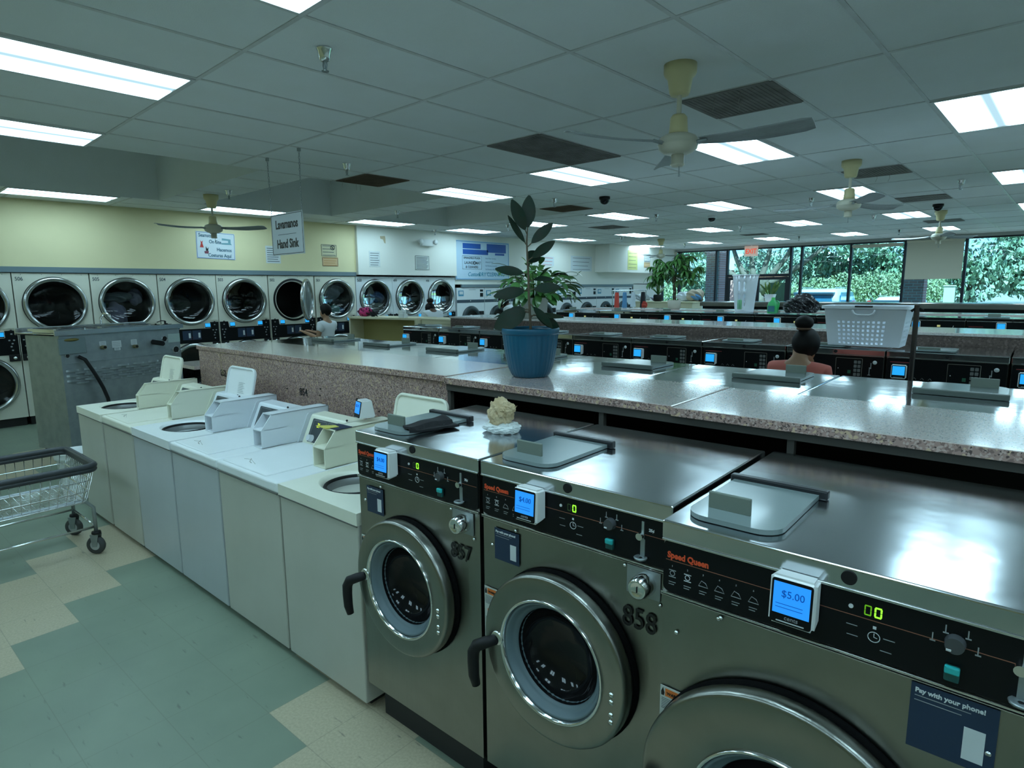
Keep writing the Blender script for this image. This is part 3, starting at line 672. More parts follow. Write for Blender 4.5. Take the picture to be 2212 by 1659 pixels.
# ------------------------------------------------------------------ white top-load washers
def washer_white(i, X0, W, cream, lid_open, box='cream', extra=False):
    pos = ['farthest from the camera, next to the sink','second from the sink end','third from the sink end','fourth from the sink end','fifth from the sink end, with lit digits','directly beside stainless washer 857'][i]
    t = thing('top_load_washer', f'{"cream" if cream else "white"} top load washer, lid {"open" if lid_open else "closed"}, '+pos, 'washing machine', m2c(X0, 1.415), MR, 'white top load washers')
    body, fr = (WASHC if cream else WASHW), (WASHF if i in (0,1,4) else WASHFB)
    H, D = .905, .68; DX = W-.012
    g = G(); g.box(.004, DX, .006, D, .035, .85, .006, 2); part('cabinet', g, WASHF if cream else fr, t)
    g = G(); g.box(.03, DX-.03, .05, D-.05, 0, .04); part('plinth', g, PLINTH, t)
    # top panel with the tub opening cut out when the lid is up
    cx, cy, rr = .27, .26, .185
    if lid_open:
        g = G(); n = 48; outer = []
        for k in range(n):
            a = 2*pi*k/n; dx, dy = cos(a), sin(a)
            s1 = min(((DX-cx) if dx > 0 else cx)/abs(dx) if abs(dx) > 1e-6 else 9, ((D-cy) if dy > 0 else cy)/abs(dy) if abs(dy) > 1e-6 else 9)
            outer.append((cx+dx*s1, cy+dy*s1))
        # snap nearest points to the corners
        for C_ in ((0,0),(DX,0),(DX,D),(0,D)):
            k = min(range(n), key=lambda q: (outer[q][0]-C_[0])**2+(outer[q][1]-C_[1])**2); outer[k] = C_
        inn = [(cx+rr*1.12*cos(2*pi*k/n), cy+rr*.88*sin(2*pi*k/n)) for k in range(n)]; inn2 = [(cx+rr*1.0*cos(2*pi*k/n), cy+rr*.78*sin(2*pi*k/n)) for k in range(n)]
        V = lambda P, z: [g.bm.verts.new((p[0], p[1], z)) for p in P]
        A, B, C2, D2, E2 = V(outer, .85), V(outer, H), V(inn, H), V(inn2, H-.02), V(inn2, H-.14)
        for P, Q in ((A,B),(B,C2),(C2,D2),(D2,E2)):
            for k in range(n):
                f = g.bm.faces.new([P[k], P[(k+1) % n], Q[(k+1) % n], Q[k]]); f.smooth = P is C2 or P is D2
        part('top_panel', g, body, t)
        g = G(); g.lathe([(rr*.80,H-.015),(rr*.76,H-.02),(rr*.74,H-.05),(rr*.74,H-.3),(0,H-.3)], (cx,cy,0), 'Z', 40); part('wash_tub', g, mat('grey tub', (.25,.26,.26), .4, .4), t, 'dark open wash tub')
        g = G(); g.tube([(cx+rr*.80*cos(2*pi*k/40), cy+rr*.80*sin(2*pi*k/40), H-.014) for k in range(40)], .009, 8, True); part('tub_ring', g, BLACK, t)
        g = G(); g.tube([(.05,.475,H),(.1,.485,H+.002),(.44,.485,H+.002)], .008, 6); part('lid_gutter', g, body, t)
        # the raised lid
        T = Matrix.Translation((.305, .565, H+.005)) @ Matrix.Rotation(radians(-13), 4, 'X')
        lw, lh = (.2, .375)
        g = G(); g.prism(rrect(-lw, lw, 0, lh, .05, 6), .012, .022, 'XZ', T); L = part('lid', g, body, t, 'open lid standing upright')
        P = rrect(-lw+.006, lw-.006, .006, lh-.006, .045, 6); g = G(); g.tube([T @ Vector((u, .010, v)) for u, v in P], .009, 6, True); part('lid_rim', g, body, L)
        g = G(); g.prism([(-.02,.14),(.0,.14),(.0,.175),(-.02,.175)], .0095, .0115, 'XZ', T); part('label_mark', g, SGREY, L)
        for k in range(7):
            g = G(); wd = .09-.012*(k % 3); g.prism([(-.02,.19+.012*k),(-.02+wd,.19+.012*k),(-.02+wd,.192+.012*k),(-.02,.192+.012*k)], .0095, .0115, 'XZ', T); part('small_print', g, PRINT, L)
    else:
        g = G(); g.box(0, DX, 0, D, .85, H, .012, 3); part('top_panel', g, body, t)
        g = G(); g.box(.035, .505, .02, .53, H-.004, H+.007, .006, 3); L = part('lid', g, body, t, 'closed lid')
        # scratches of rubbed enamel
        g = G(); g.tube([(.12,.10,H+.0074),(.17,.115,H+.0074),(.22,.10,H+.0074),(.27,.085,H+.0074)], .0012, 4); part('scratch', g, mat('scratch', (.42,.42,.38), .6), L)
        g = G(); g.tube([(.15,.125,H+.0074),(.20,.09,H+.0074),(.235,.082,H+.0074)], .0022, 4); part('scratch', g, mat('scratch', (.42,.42,.38), .6), L)
    g = G(); g.box(.004, DX, -.002, .003, .845, .851); part('seam', g, mat('seam shadow', (.12,.12,.11), .6), t)
    # sloping console
    bm_ = BOXC if box == 'cream' else BOXW
    g = G(); g.prism([(.50,H),(.575,1.065),(.585,1.073),(.67,1.078),(.67,H)], .03, DX-.0, 'YZ'); con = part('console', g, bm_, t)
    T = Matrix.Translation((0, .536, .985)) @ Matrix.Rotation(-atan2(.075, .17), 4, 'X')
    g = G(); g.prism(rrect(.07, .50, -.068, .075, .008), -.0012, 0.004, 'XZ', T); fp = part('console_panel', g, mat('dark console panel', (.03,.04,.045), .3), con)
    for k in range(2):
        g = G(); g.tube([T @ Vector((u, -.0014, v)) for u, v in rrect(.085+.15*k, .215+.25*k, -.058, .066, .006, 3)], .001, 4, True); part('panel_outline', g, PRINT, fp)
    for k in range(4):
        g = G(); g.prism([(.25,-.04+.024*k),(.44-.03*(k % 2),-.04+.024*k),(.44-.03*(k % 2),-.037+.024*k),(.25,-.037+.024*k)], -.002, -.001, 'XZ', T); part('small_print', g, PRINT, fp)
    if extra:
        txt('31', .04, mat('yellow green digits', (.4,.5,0), .4, emit=(.75,.9,.05), es=1.0), fp, T @ Vector((.13,-.002,.025)), (pi/2-atan2(.075,.17),0,0), name='lit_digit', sx=.75)
        g = G(); g.cyl(T @ Vector((.115,0,-.045)), T @ Vector((.115,-.03,-.045)), .022, .018, 16); part('console_dial', g, PRINTW, con)
    g = G(); g.cyl((.40,.578,1.078),(.40,.574,1.085),.006,seg=10); part('console_screw', g, BLACK, con)
    # coin box: an open fronted chute standing on the lid line
    x0, x1 = .525, DX-.008
    y0, y1, z0, z1, z2 = .275, .73, H+.002, H+.108, 1.10
    w_ = .006
    g = G()
    side = [(y0,z0),(y1,z0),(y1,z2),(y0+.07,z2),(y0,z1)]
    g.prism(side, x0, x0+w_, 'YZ'); g.prism(side, x1-w_, x1, 'YZ')
    g.box(x0, x1, y0+.068, y1, z2-w_, z2); g.box(x0, x1, y1-w_, y1, z0, z2); g.box(x0, x1, y0, y0+.16, z1-.004, z1+.002); g.box(x0, x1, y0, y0+.14, z0, z0+.004)
    cb = part('coin_box', g, bm_, t, 'open fronted coin box')
    g = G(); g.box(x0+w_, x1-w_, y0+.11, y0+.14, z0+.004, z1-.004); g.box(x0+w_, x1-w_, y0+.13, y0+.16, z1+.002, z2-w_); part('box_backing', g, mat('box interior', (.45,.46,.42), .5, noise=(20,.7,(.30,.30,.28))), cb)
    g = G(); g.tube([(x0+w_+.004,y0+.06,z0+.05),(x0+.05,y0+.065,z0+.056),(x1-.02,y0+.062,z0+.05)], .002, 5); part('box_latch', g, BLACK, cb)
    if extra:
        g = G(); g.box(x0+.055, x0+.075, y0+.08, y0+.12, z1+.004, z2-.015); part('coin_mechanism', g, GALV, cb)
        g = G(); g.cyl((x0+.07,y0+.115,z0+.05),(x0+.07,y0+.085,z0+.05),.018,seg=16); part('coin_lock', g, CHROME, cb)
        g = G(); g.box(x0-.01, x1+.004, y0+.075, y0+.17, z2+.0005, z2+.004); nb = part('note_sticker', g, NAVY, cb)
        g = G(); g.prism([(x0-.055,y0+.06),(x0+.05,y0+.055),(x0+.07,y0+.12),(x0+.02,y0+.13)], z2+.002, z2+.006, 'XY'); part('note_sticker', g, mat('yellow note', (.6,.55,.12), .6), cb)
    return t
WX = [-5.90,-5.28,-4.655,-4.0,-3.355,-2.70,-2.055]
washer_white(0, WX[0], .60, True, True)
washer_white(1, WX[1], .62, True, False)
washer_white(2, WX[2], .655, False, True, 'white')
washer_white(3, WX[3], .645, False, False, 'white')
washer_white(4, WX[4], .655, False, False, 'cream', True)
w6 = washer_white(5, WX[5], .645, True, True)

# card reader standing on the fifth console
t = thing('payment_reader', 'white payment reader with blue screen standing on white washer under number 855', 'card reader', m2c(-2.79, 2.0, 1.12), MR-.25)
g = G(); b = bmesh.new(); bmesh.ops.create_cube(b, size=1)
for v in b.verts: v.co = Vector((v.co.x*.085*(1 if v.co.z < 0 else .9), (-.05 if v.co.y < 0 else .045)*(1 if v.co.z < 0 else .62), v.co.z*.1))
bmesh.ops.bevel(b, geom=b.edges[:], offset=.006, segments=3, affect='EDGES'); g._add(b, Matrix.Translation((0,0,.052)), False); part('reader_body', g, READW, t)
T = Matrix.Translation((0,-.0415,.052)) @ Matrix.Rotation(-.19, 4, 'X')
g = G(); g.prism(rrect(-.037,.037,-.045,.045,.005), -.0015, .002, 'XZ', T); part('reader_bezel', g, BLACKP, t)
g = G(); g.prism([(-.032,-.024),(.032,-.024),(.032,.04),(-.032,.04)], -.003, -.0015, 'XZ', T); part('screen', g, SCREEN, t)
txt('$2.75', .02, INK, t, T @ Vector((-.022,-.0035,.012)), (pi/2-.19,0,0), 'price_lettering', sx=.9)

# ------------------------------------------------------------------ middle island: laminate counter, back to back machines
isl = thing('laminate_counter', 'pink speckled laminate counter with numbered bulkhead behind the front washers, blue pot on it', 'counter', m2c(0,0), MR)
def slab(x0, x1, y0, y1, z, th=.032, y0b=None):
    g = G(); g.box(x0, x1, y0, y1, z-th, z, .003, 1); return g
for k, (x0, x1, y0, y1, z, lb) in enumerate([(-5.53,-3.155,2.245,2.80,1.36,'left counter section'),(-3.15,-2.375,2.235,2.80,1.363,'left counter section'),(-2.365,-1.065,2.205,2.80,1.36,None),(-1.06,.9,2.195,2.80,1.357,None)]):
    p = part('counter_section', slab(x0, x1, y0, y1, z, .034), [GRANT], isl)
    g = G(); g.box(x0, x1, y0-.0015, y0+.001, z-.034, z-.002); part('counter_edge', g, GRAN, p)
    if k == 2: g = G(); g.box(x0-.003, x0+.001, y0, y1, z-.034, z-.003); part('bare_edge', g, LEDGE, p, 'bare brown particle board edge')
g = G(); g.box(-2.36,.9,2.215,2.235,1.29,1.325); g.box(-2.36,.9,2.235,2.26,1.318,1.325); part('front_beam', g, BEAM, isl)
for x in (-2.35,-1.40,-.62,.2):
    g = G(); g.box(x-.012, x+.012, 2.225, 2.25, .0, 1.29); part('support_post', g, BEAM, isl)
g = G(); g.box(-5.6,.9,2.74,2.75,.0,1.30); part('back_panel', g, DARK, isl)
bp = isl
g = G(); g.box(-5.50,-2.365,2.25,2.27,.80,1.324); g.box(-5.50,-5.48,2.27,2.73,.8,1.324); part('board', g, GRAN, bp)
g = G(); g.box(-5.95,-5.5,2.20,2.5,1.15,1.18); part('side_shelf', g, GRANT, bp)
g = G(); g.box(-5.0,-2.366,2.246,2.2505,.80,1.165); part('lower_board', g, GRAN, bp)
for s_, x in (('854',-3.885),('855',-3.225),('852',-5.1)):
    txt(s_, .074, NUMB, bp, (x, 2.2445, {'854':1.098,'855':1.098,'852':1.13}[s_]), bold=.0006, sx=.92, name='machine_number')
g = G(); g.tube([(-4.98,2.243,1.325),(-5.03,2.225,1.33),(-5.06,2.235,1.30),(-5.065,2.24,1.2),(-5.04,2.238,1.175),(-5.02,2.238,1.155),(-5.055,2.238,1.15),(-5.06,2.238,1.175)], .0022, 5); part('hanging_wire', g, mat('tan cord', (.35,.28,.15), .7), bp)
for x, z in ((-3.62,1.165),(-3.63,1.12),(-3.1,1.155),(-4.05,1.125),(-2.99,1.09)):
    g = G(); g.cyl((x,2.25,z),(x,2.2425,z),.005,seg=8); part('screw', g, BLACK, bp)

def washer_row(i, x0, x1, yf, H, D, flip, label, group, style, lz=0):
    """copies share their meshes through the dictionary PROTO"""
    W = x1-x0-.008
    key = (style, round(W,3))
    loc = m2c(x1, yf) if flip else m2c(x0, yf)
    rz = MR+pi if flip else MR
    if style in PROTO:
        o = dup(PROTO[style], loc, rz, label, group); o.scale = (W/PROTO_W[style],1,1); return o
    t = thing('stainless_washer', label, 'washing machine', loc, rz, group)
    g = G(); g.box(.004, W-.004, .006, D-.003, .15, H-.02, .003, 1); part('cabinet', g, STEEL, t)
    g = G(); g.box(.05, W-.05, .05, D-.02, 0, .15); part('plinth', g, PLINTH, t)
    g = G(); g.box(0, W, -.002, D-.003, H-.05 if style != 'far' else H-.04, H, .005, 2); part('top_panel', g, MIRTOP, t)
    g = G(); g.cyl((W*.52,.0,H-.024),(W*.52,-.006,H-.024),.014,seg=14); part('round_plug', g, BLACK, t)
    pz0, pz1 = (H-.26, H-.055) if style != 'far' else (H-.24, H-.045)
    g = G(); g.prism(rrect(.008, W-.008, pz0, pz1, .012, 3), -.001, .008); p = part('control_panel', g, BLACKP, t)
    for zz in (pz1+.001, pz0-.006):
        g = G(); g.box(.004, W-.004, -.005, .004, zz, zz+.004); part('panel_trim', g, EDGE, p)
    zc = (pz0+pz1)/2
    if style == 'mid':
        rxx = W*.13; reader(t, rxx, zc+.0, w=.105, h=.115, d=.06, small=True)
        g = G(); g.box(.03, rxx+.09, -.0018, -.001, zc+.068, zc+.074); part('red_logo', g, mat('dim red print', (.20,.02,.02), .5), p)
        bx0, bx1 = W*.53, W*.79
        g = G(); g.tube([(u,-.0015,v) for u, v in rrect(bx0, bx1, zc-.083, zc+.08, .004, 2)], .0018, 4, True); part('panel_outline', g, mat('bronze outline', (.22,.20,.17), .5), p)
        for a in range(2):
            for b_ in range(4):
                g = G(); xx = bx1-.05+.028*a; zz = zc+.05-.035*b_; g.prism(rrect(xx-.011, xx+.011, zz-.013, zz+.013, .004, 2), -.003, -.001); part('keypad_button', g, mat('grey button', (.16,.165,.165), .5), p)
        g = G(); g.box(bx1-.105, bx1-.082, -.002, -.001, zc-.05, zc-.022); part('start_button', g, mat('dim green button', (.01,.10,.055), .5), p)
        g = G(); g.cyl((bx0+.02,-.001,zc-.01),(bx0+.02,-.003,zc-.01),.004,seg=8); part('indicator', g, PRINTW, p)
        for k in range(3):
            g = G(); xx = rxx+.10+.05*k; g.tube([(xx-.01,-.0015,zc-.06),(xx,-.0015,zc-.045),(xx+.012,-.0015,zc-.06)], .0014, 4); part('step_symbol', g, PRINT, p)
        g = G(); g.box(W*.875-.003, W*.875+.003, -.003, -.001, zc+.01, zc+.05); g.box(W*.875-.012, W*.875+.003, -.005, -.001, zc, zc+.012); g.box(W*.875-.012, W*.875-.007, -.003, -.001, zc-.05, zc); g.box(W*.875-.02, W*.875-.0, -.008, -.001, zc-.054, zc-.05); part('coin_slot', g, PRINT, p)
        g = G(); g.lathe([(.0,-.003),(.016,-.003),(.016,-.001)], (W*.91,0,zc+.055), 'Y', 14); part('price_plate', g, PRINTW, p)
    if style == 'far':
        rxx = W*.40; reader(t, rxx, zc+.035, w=.115, h=.12, d=.06, small=True)
        g = G(); g.box(.03, .20, -.0018, -.001, zc+.03, zc+.038); part('red_logo', g, mat('dim red print', (.20,.02,.02), .5), p)
        g = G(); g.box(W*.66, W*.70, -.0025, -.001, zc+.02, zc+.045); part('lit_digit', g, mat('faint yellow digits', (.3,.3,.1), .5, emit=(.7,.7,.3), es=.5), p)
        for a in range(3):
            g = G(); g.box(W*.62+.035*a, W*.62+.035*a+.022, -.003, -.001, zc-.06, zc-.01); part('keypad_column', g, mat('grey button', (.16,.165,.165), .5), p)
        g = G(); g.tube([(W*.86,-.002,zc+.04),(W*.85,-.004,zc+.01),(W*.87,-.002,zc-.03)], .004, 5); part('coin_slot', g, PRINT, p)
    if style != 'back':
        cxx, czz, R = W*.46, .66, .30
        g = G(); g.lathe([(R,.006),(R,-.012),(R-.05,-.014)], (cxx,0,czz), 'Y', 40); part('door_gasket', g, BLACK, t)
        g = G(); g.lathe([(R-.03,-.01),(R-.012,-.014),(R-.014,-.05),(R-.03,-.06),(.18,-.06),(.165,-.06),(.15,-.04)], (cxx,0,czz), 'Y', 40); d = part('door', g, STEEL, t)
        g = G(); g.lathe([(.152,-.042),(.13,-.01),(.06,.003),(0,.004)], (cxx,0,czz), 'Y', 32); part('door_glass', g, DGLASS, d)
        g = G(); g.tube([(cxx-R+.03,-.06,czz),(cxx-R,-.10,czz-.03),(cxx-R-.01,-.10,czz-.16)], [.016,.018,.015], 8); part('door_handle', g, BLACK, d)
    if style == 'back': lid_parts(t, .10, .07, .31, .33, H, True)
    else:
        g = G(); g.prism(rrect(W*.18, W*.18+.30, .09, .40, .05, 4), H+.004, H+.016, 'XY'); l = part('dispenser_lid', g, LIDG, t, 'grey plastic lid')
        g = G(); g.box(W*.18+.05, W*.18+.2, .13, .145, H+.015, H+.035 if style == 'mid' else H+.055, .003); part('lid_handle', g, mat('grey green plastic', (.17,.20,.17), .45), l)
    PROTO[style] = t; PROTO_W[style] = W
    return t
PROTO, PROTO_W = {}, {}
nth = ['first','second','third','fourth','fifth','sixth','seventh','eighth','ninth','tenth']
# row two: backs against the counter, their fronts look away from the camera
rx2 = [-5.62,-4.805,-3.995,-3.18,-2.385,-1.58,-.775,.03,.84]
for k in range(8):
    washer_row(k, rx2[k], rx2[k+1], 3.60, 1.349, .792, True, f'steel washer facing away behind the laminate counter, {nth[k]} from left end', 'washers facing away behind the counter', 'back')
# row three: fronts towards the camera across the aisle
rx3 = [-7.07,-6.30,-5.52,-4.78,-4.04,-3.28,-2.49,-1.70,-.92,-.12,.68,1.48]
for k in range(11):
    washer_row(k, rx3[k], rx3[k+1], 5.80, 1.292, .86, False, f'steel washer, blue screen at left of panel, {nth[k] if k < 10 else "last"} from left in middle row', 'middle row of washers facing the camera', 'mid')
bk = thing('laminate_bulkhead', 'low speckled laminate bulkhead behind the middle row, peace lily on it', 'bulkhead', m2c(0,0), MR)
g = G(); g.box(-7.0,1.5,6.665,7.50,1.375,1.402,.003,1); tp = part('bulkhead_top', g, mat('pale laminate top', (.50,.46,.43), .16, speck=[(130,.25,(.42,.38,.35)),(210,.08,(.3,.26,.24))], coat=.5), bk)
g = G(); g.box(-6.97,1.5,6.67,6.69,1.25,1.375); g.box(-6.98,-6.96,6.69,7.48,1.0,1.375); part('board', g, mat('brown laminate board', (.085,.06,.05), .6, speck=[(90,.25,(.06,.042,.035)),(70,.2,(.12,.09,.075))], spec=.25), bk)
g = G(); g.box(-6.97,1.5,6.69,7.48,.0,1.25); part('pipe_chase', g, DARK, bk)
# row four and the farther rows by the windows
rx4 = [-7.28,-6.26,-5.26,-4.28,-3.40,-2.50,-1.60,-.70,.2]
for k in range(8):
    washer_row(k, rx4[k], rx4[k+1], 9.85, 1.40, .85, False, f'steel washer in far row, blue screen mid panel, {nth[k]} from left', 'far row of washers', 'far')
fc = thing('laminate_counter', 'pale counter behind far row of washers with the white money tree pot', 'counter', m2c(0,0), MR)
g = G(); g.box(-7.3,.9,10.72,11.35,1.38,1.415,.003,1); part('counter_section', g, GRANT, fc)
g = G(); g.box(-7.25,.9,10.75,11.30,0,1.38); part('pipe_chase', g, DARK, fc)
r5 = thing('steel_washer_bank', 'farthest bank of steel washers in front of the windows', 'washing machine', m2c(0,0), MR)
g = G(); g.box(-5.9,1.0,13.5,14.35,1.47,1.50,.004,1); part('top_panel', g, TOPSTEEL, r5)
g = G(); g.box(-5.85,1.0,13.53,14.3,0,1.47); part('cabinet', g, BLACKP, r5)
g = G(); g.box(-5.9,1.0,13.49,13.52,1.40,1.47); part('front_band', g, STEEL, r5)
# bumper boards at the left ends
olt = thing('folding_shelf_unit', 'olive and cream open shelf unit with pink bag and tissue boxes on top', 'shelf', m2c(-9.45, 6.50), MR+.13)
g = G(); g.box(0,1.62,0,.55,1.315,1.35,.003,1); part('shelf_top', g, CREAMB, olt)
g = G(); g.box(.0,.03,.02,.55,0,1.315); part('side_panel', g, CREAMB, olt)
g = G(); g.box(1.59,1.62,.0,.55,0,1.315); part('side_panel', g, CREAMB, olt)
g = G(); g.box(.03,1.59,.34,.37,0,1.315); part('back_panel', g, OLIVE, olt, 'olive painted recess')
g = G(); g.box(.03,1.59,.04,.34,.58,.61); part('lower_shelf', g, OLIVE, olt)
ec = thing('cream_end_cabinet', 'cream cabinet between olive shelf unit and middle laminate bulkhead', 'cabinet', m2c(-6.61, 5.84), MR)
g = G(); g.box(0,.73,.0,.5,0,1.325,.004,1); part('cabinet_body', g, CREAMB, ec)
g = G(); g.box(-.01,.74,-.01,.51,1.325,1.348,.003,1); part('cabinet_top', g, CREAMB, ec)
ec.location = m2c(-7.80, 6.80)
ft = thing('cream_folding_counter', 'long cream topped counter far left before windows, clothes heaped on it', 'counter', m2c(-9.25,16.35), MR)
g = G(); g.box(0,1.9,0,.75,1.385,1.42,.004,1); part('counter_top', g, CREAMB, ft)
g = G(); g.box(.04,1.86,.03,.72,0,1.385); part('counter_base', g, CREAMB, ft)

# ------------------------------------------------------------------ dryer wall (local x runs along the wall, -y into the room)
DRZ = pi/2
def wallp(y, z=0, off=0): return Vector((XL+off, y, z))
def dryer_proto(style):
    cream = style == 'cream'; body = DRYC if cream else DRYW
    t = thing('stacked_dryer', '', 'dryer', (0,0,0), DRZ)
    W, H = .88, 2.085; cx, cz, R = .455, 1.655, .375
    g = G(); n = 56
    def sheet(z0, z1, cz_, r_):
        q = []
        for k in range(n):
            a = 2*pi*k/n; dx, dy = cos(a), sin(a)
            s1 = min(((W-.003-cx) if dx > 0 else cx-.003)/max(abs(dx),1e-6), ((z1-cz_) if dy > 0 else cz_-z0)/max(abs(dy),1e-6)); q.append((cx+dx*s1, cz_+dy*s1))
        for C_ in ((.003,z0),(W-.003,z0),(W-.003,z1),(.003,z1)):
            k = min(range(n), key=lambda i: (q[i][0]-C_[0])**2+(q[i][1]-C_[1])**2); q[k] = C_
        A = [g.bm.verts.new((u,.02,v)) for u, v in q]; B = [g.bm.verts.new((u,0,v)) for u, v in q]
        C2 = [g.bm.verts.new((cx+r_*cos(2*pi*k/n),0,cz_+r_*sin(2*pi*k/n))) for k in range(n)]; D2 = [g.bm.verts.new((v.co.x,.06,v.co.z)) for v in C2]
        for P, Q in ((A,B),(B,C2),(C2,D2)):
            for k in range(n): g.bm.faces.new([P[k], P[(k+1) % n], Q[(k+1) % n], Q[k]])
    sheet(1.24, H, cz, .33); sheet(.12, .99, .61, .33)
    g.box(.003,.02,.02,1.1,.12,H); g.box(W-.02,W-.003,.02,1.1,.12,H); g.box(.003,W-.003,.02,1.1,H-.02,H-.001); g.box(.003,W-.003,.0,.03,.985,1.245)
    part('cabinet', g, body, t)
    g = G(); g.box(.02,W-.02,.05,1.0,0,.12); part('plinth', g, PLINTH, t)
    for zz, nm in ((cz,'drum'),(.61,'drum')):
        g = G(); g.lathe([(.335,.06),(.34,.10),(.40,.12),(.40,.85),(0,.86)], (cx,0,zz), 'Y', 36); part('drum', g, mat('dark drum', (.035,.036,.036), .5, .3), t, 'dark empty drum')
    g = G(); P_ = [(W-.014,1.345),(W-.014,1.875),(cx+.36,1.875)]
    R2 = .352; P_ = [(W-.014,1.345),(W-.014,1.875)]+[(cx+R2*cos(a), cz+R2*sin(a)) for a in [radians(38-78*i/12) for i in range(13)] if 1.345 < cz+R2*sin(a) < 1.875]+[(cx+.165,1.345)]
    P_[2] = (cx+sqrt(R2**2-.22**2), 1.875); P_[-1] = (cx+sqrt(R2**2-.31**2), 1.345); g.prism(P_, -.012, 0); part('hinge_cover', g, body, t)
    g = G(); g.tube([(cx-.08,-.001,2.045),(cx+.10,-.001,2.045)], .002, 4); part('maker_script', g, PRINT, t)
    for k in range(4):
        g = G(); g.cyl((.1+.23*k,0,2.065),(.1+.23*k,-.003,2.065),.004,seg=8); part('screw', g, BLACK, t)
    # black control strip with raised corners
    g = G(); g.prism([(.01,.985),(W-.01,.985),(W-.01,1.315),(W-.145,1.315),(W-.16,1.215),(.16,1.215),(.145,1.315),(.01,1.315)], -.006, .0); p = part('control_strip', g, BLACKP, t)
    for s_ in (0,1):
        sx = .20 if s_ == 0 else W-.20
        reader(p, sx, 1.262, w=.10, h=.09, d=.045, small=True)
        ex = .075 if s_ == 0 else W-.075
        g = G(); g.lathe([(.0,-.006),(.014,-.006),(.014,-.018),(.0,-.02)], (ex,0,1.315), 'Y', 12); part('lamp_button', g, BLACK, p)
        for (a, b) in ((0,1.27),(-.03,1.185),(.02,1.185),(.0,1.14),(-.015,1.10),(-.005,1.05)):
            g = G(); g.prism(rrect(ex+a-.011, ex+a+.011, b-.009, b+.009, .006, 3), -.008, -.005); part('control_button', g, PRINT, p)
        qx = .33 if s_ == 0 else W-.40
        g = G(); g.box(qx-.035,qx+.10,-.0075,-.005,1.04,1.19); st = part('pay_sticker', g, NAVY, p)
        g = G(); g.box(qx+.055,qx+.085,-.009,-.007,1.07,1.15); part('phone_picture', g, STKW, st)
        bx = .01 if s_ == 0 else W-.13
        g = G(); g.box(bx,bx+.12,-.03,-.0,.90,.99,.004); cb = part('coin_box', g, BLACK, t, 'black coin box')
        g = G(); g.lathe([(.022,-.03),(.02,-.05),(0,-.052)], (bx+.06,0,.945), 'Y', 14); part('coin_box_lock', g, CHROME, cb)
    for k in range(2):
        g = G(); g.box(cx-.07,cx+.07,-.0075,-.005,1.05+.03*k,1.053+.03*k); part('red_line', g, mat('dim red print', (.20,.02,.02), .5), p)
    return t
def dryer_door(t, cz, opened=False, contents=None):
    cx, R = .455, .375
    P = Matrix.Identity(4)
    if opened: P = Matrix.Translation((cx+.36,-.02,0)) @ Matrix.Rotation(radians(47), 4, 'Z') @ Matrix.Translation((-(cx+.36),.02,0))
    def tr(o): 
        for v in o.data.vertices: v.co = P @ v.co
        return o
    g = G(); g.lathe([(R-.045,-.004),(R-.015,-.004),(R,-.014),(R,-.034),(R-.010,-.048),(R-.026,-.054),(R-.042,-.05),(R-.055,-.03),(R-.06,-.01)], (cx,0,cz), 'Y', 64)
    d = tr(part('dryer_door', g, DOORCH, t, 'open chrome door swung to the right' if opened else None))
    g = G(); g.lathe([(R-.058,-.022),(R-.062,-.02),(R-.09,-.012),(.2,.004),(0,.01)], (cx,0,cz), 'Y', 48); gl = tr(part('door_window', g, mat('pale door glass', (.25,.28,.28), .12, .5) if opened else DRYGL, d))
    if opened:
        for rr in (.30,.24,.17):
            g = G(); g.tube([(cx+rr*cos(2*pi*k/40),.012,cz+rr*sin(2*pi*k/40)) for k in range(40)], .008, 6, True); tr(part('glass_ridge', g, CHROME, d))
    g = G(); g.lathe([(R+.006,-.0),(R+.006,-.006),(R-.03,-.006)], (cx,0,cz), 'Y', 56); part('door_seal', g, BLACK, t)
    return d
DRYGL = None
def dryglass():
    m = bpy.data.materials.new('smoky dryer glass'); m.use_nodes = True; nt = m.node_tree; nt.nodes.clear()
    o = nt.nodes.new('ShaderNodeOutputMaterial'); t = nt.nodes.new('ShaderNodeBsdfTransparent'); t.inputs[0].default_value = (.42,.45,.47,1)
    gl = nt.nodes.new('ShaderNodeBsdfGlossy'); gl.inputs['Roughness'].default_value = .04; fr = nt.nodes.new('ShaderNodeFresnel'); fr.inputs[0].default_value = 1.5
    mx = nt.nodes.new('ShaderNodeMixShader'); nt.links.new(fr.outputs[0], mx.inputs[0]); nt.links.new(t.outputs[0], mx.inputs[1]); nt.links.new(gl.outputs[0], mx.inputs[2]); nt.links.new(mx.outputs[0], o.inputs[0]); return m
DRYGL = dryglass()
def laundry(parent, c, sx, sy, sz, m, seed=0, name='laundry'):
    rnd = random.Random(seed); g = G(); b = bmesh.new(); bmesh.ops.create_icosphere(b, subdivisions=4, radius=1)
    ph = [(rnd.uniform(2,5), rnd.uniform(2,5), rnd.uniform(2,5), rnd.uniform(0,6)) for _ in range(6)]
    for v in b.verts:
        k = 1+sum(.07*sin(a*v.co.x*1.6+b_*v.co.y*1.6+c_*v.co.z*1.6+d_) for a, b_, c_, d_ in ph)
        v.co = Vector((v.co.x*sx*k, v.co.y*sy*k, v.co.z*sz*k))
    for f in b.faces: f.smooth = True
    g._add(b, Matrix.Translation(c)); return part(name, g, m, parent)
CL = {k: mat('cloth '+k, c, .9) for k, c in dict(lilac=(.40,.38,.50), grey=(.40,.44,.44), mint=(.25,.55,.48), khaki=(.33,.36,.30), denim=(.10,.17,.32), pink=(.62,.04,.18), red=(.50,.06,.04), pale=(.6,.66,.72), dark=(.02,.02,.025), blue=(.10,.25,.45), tan=(.42,.36,.28)).items()}
dc, dw = dryer_proto('cream'), dryer_proto('white')
used = {}
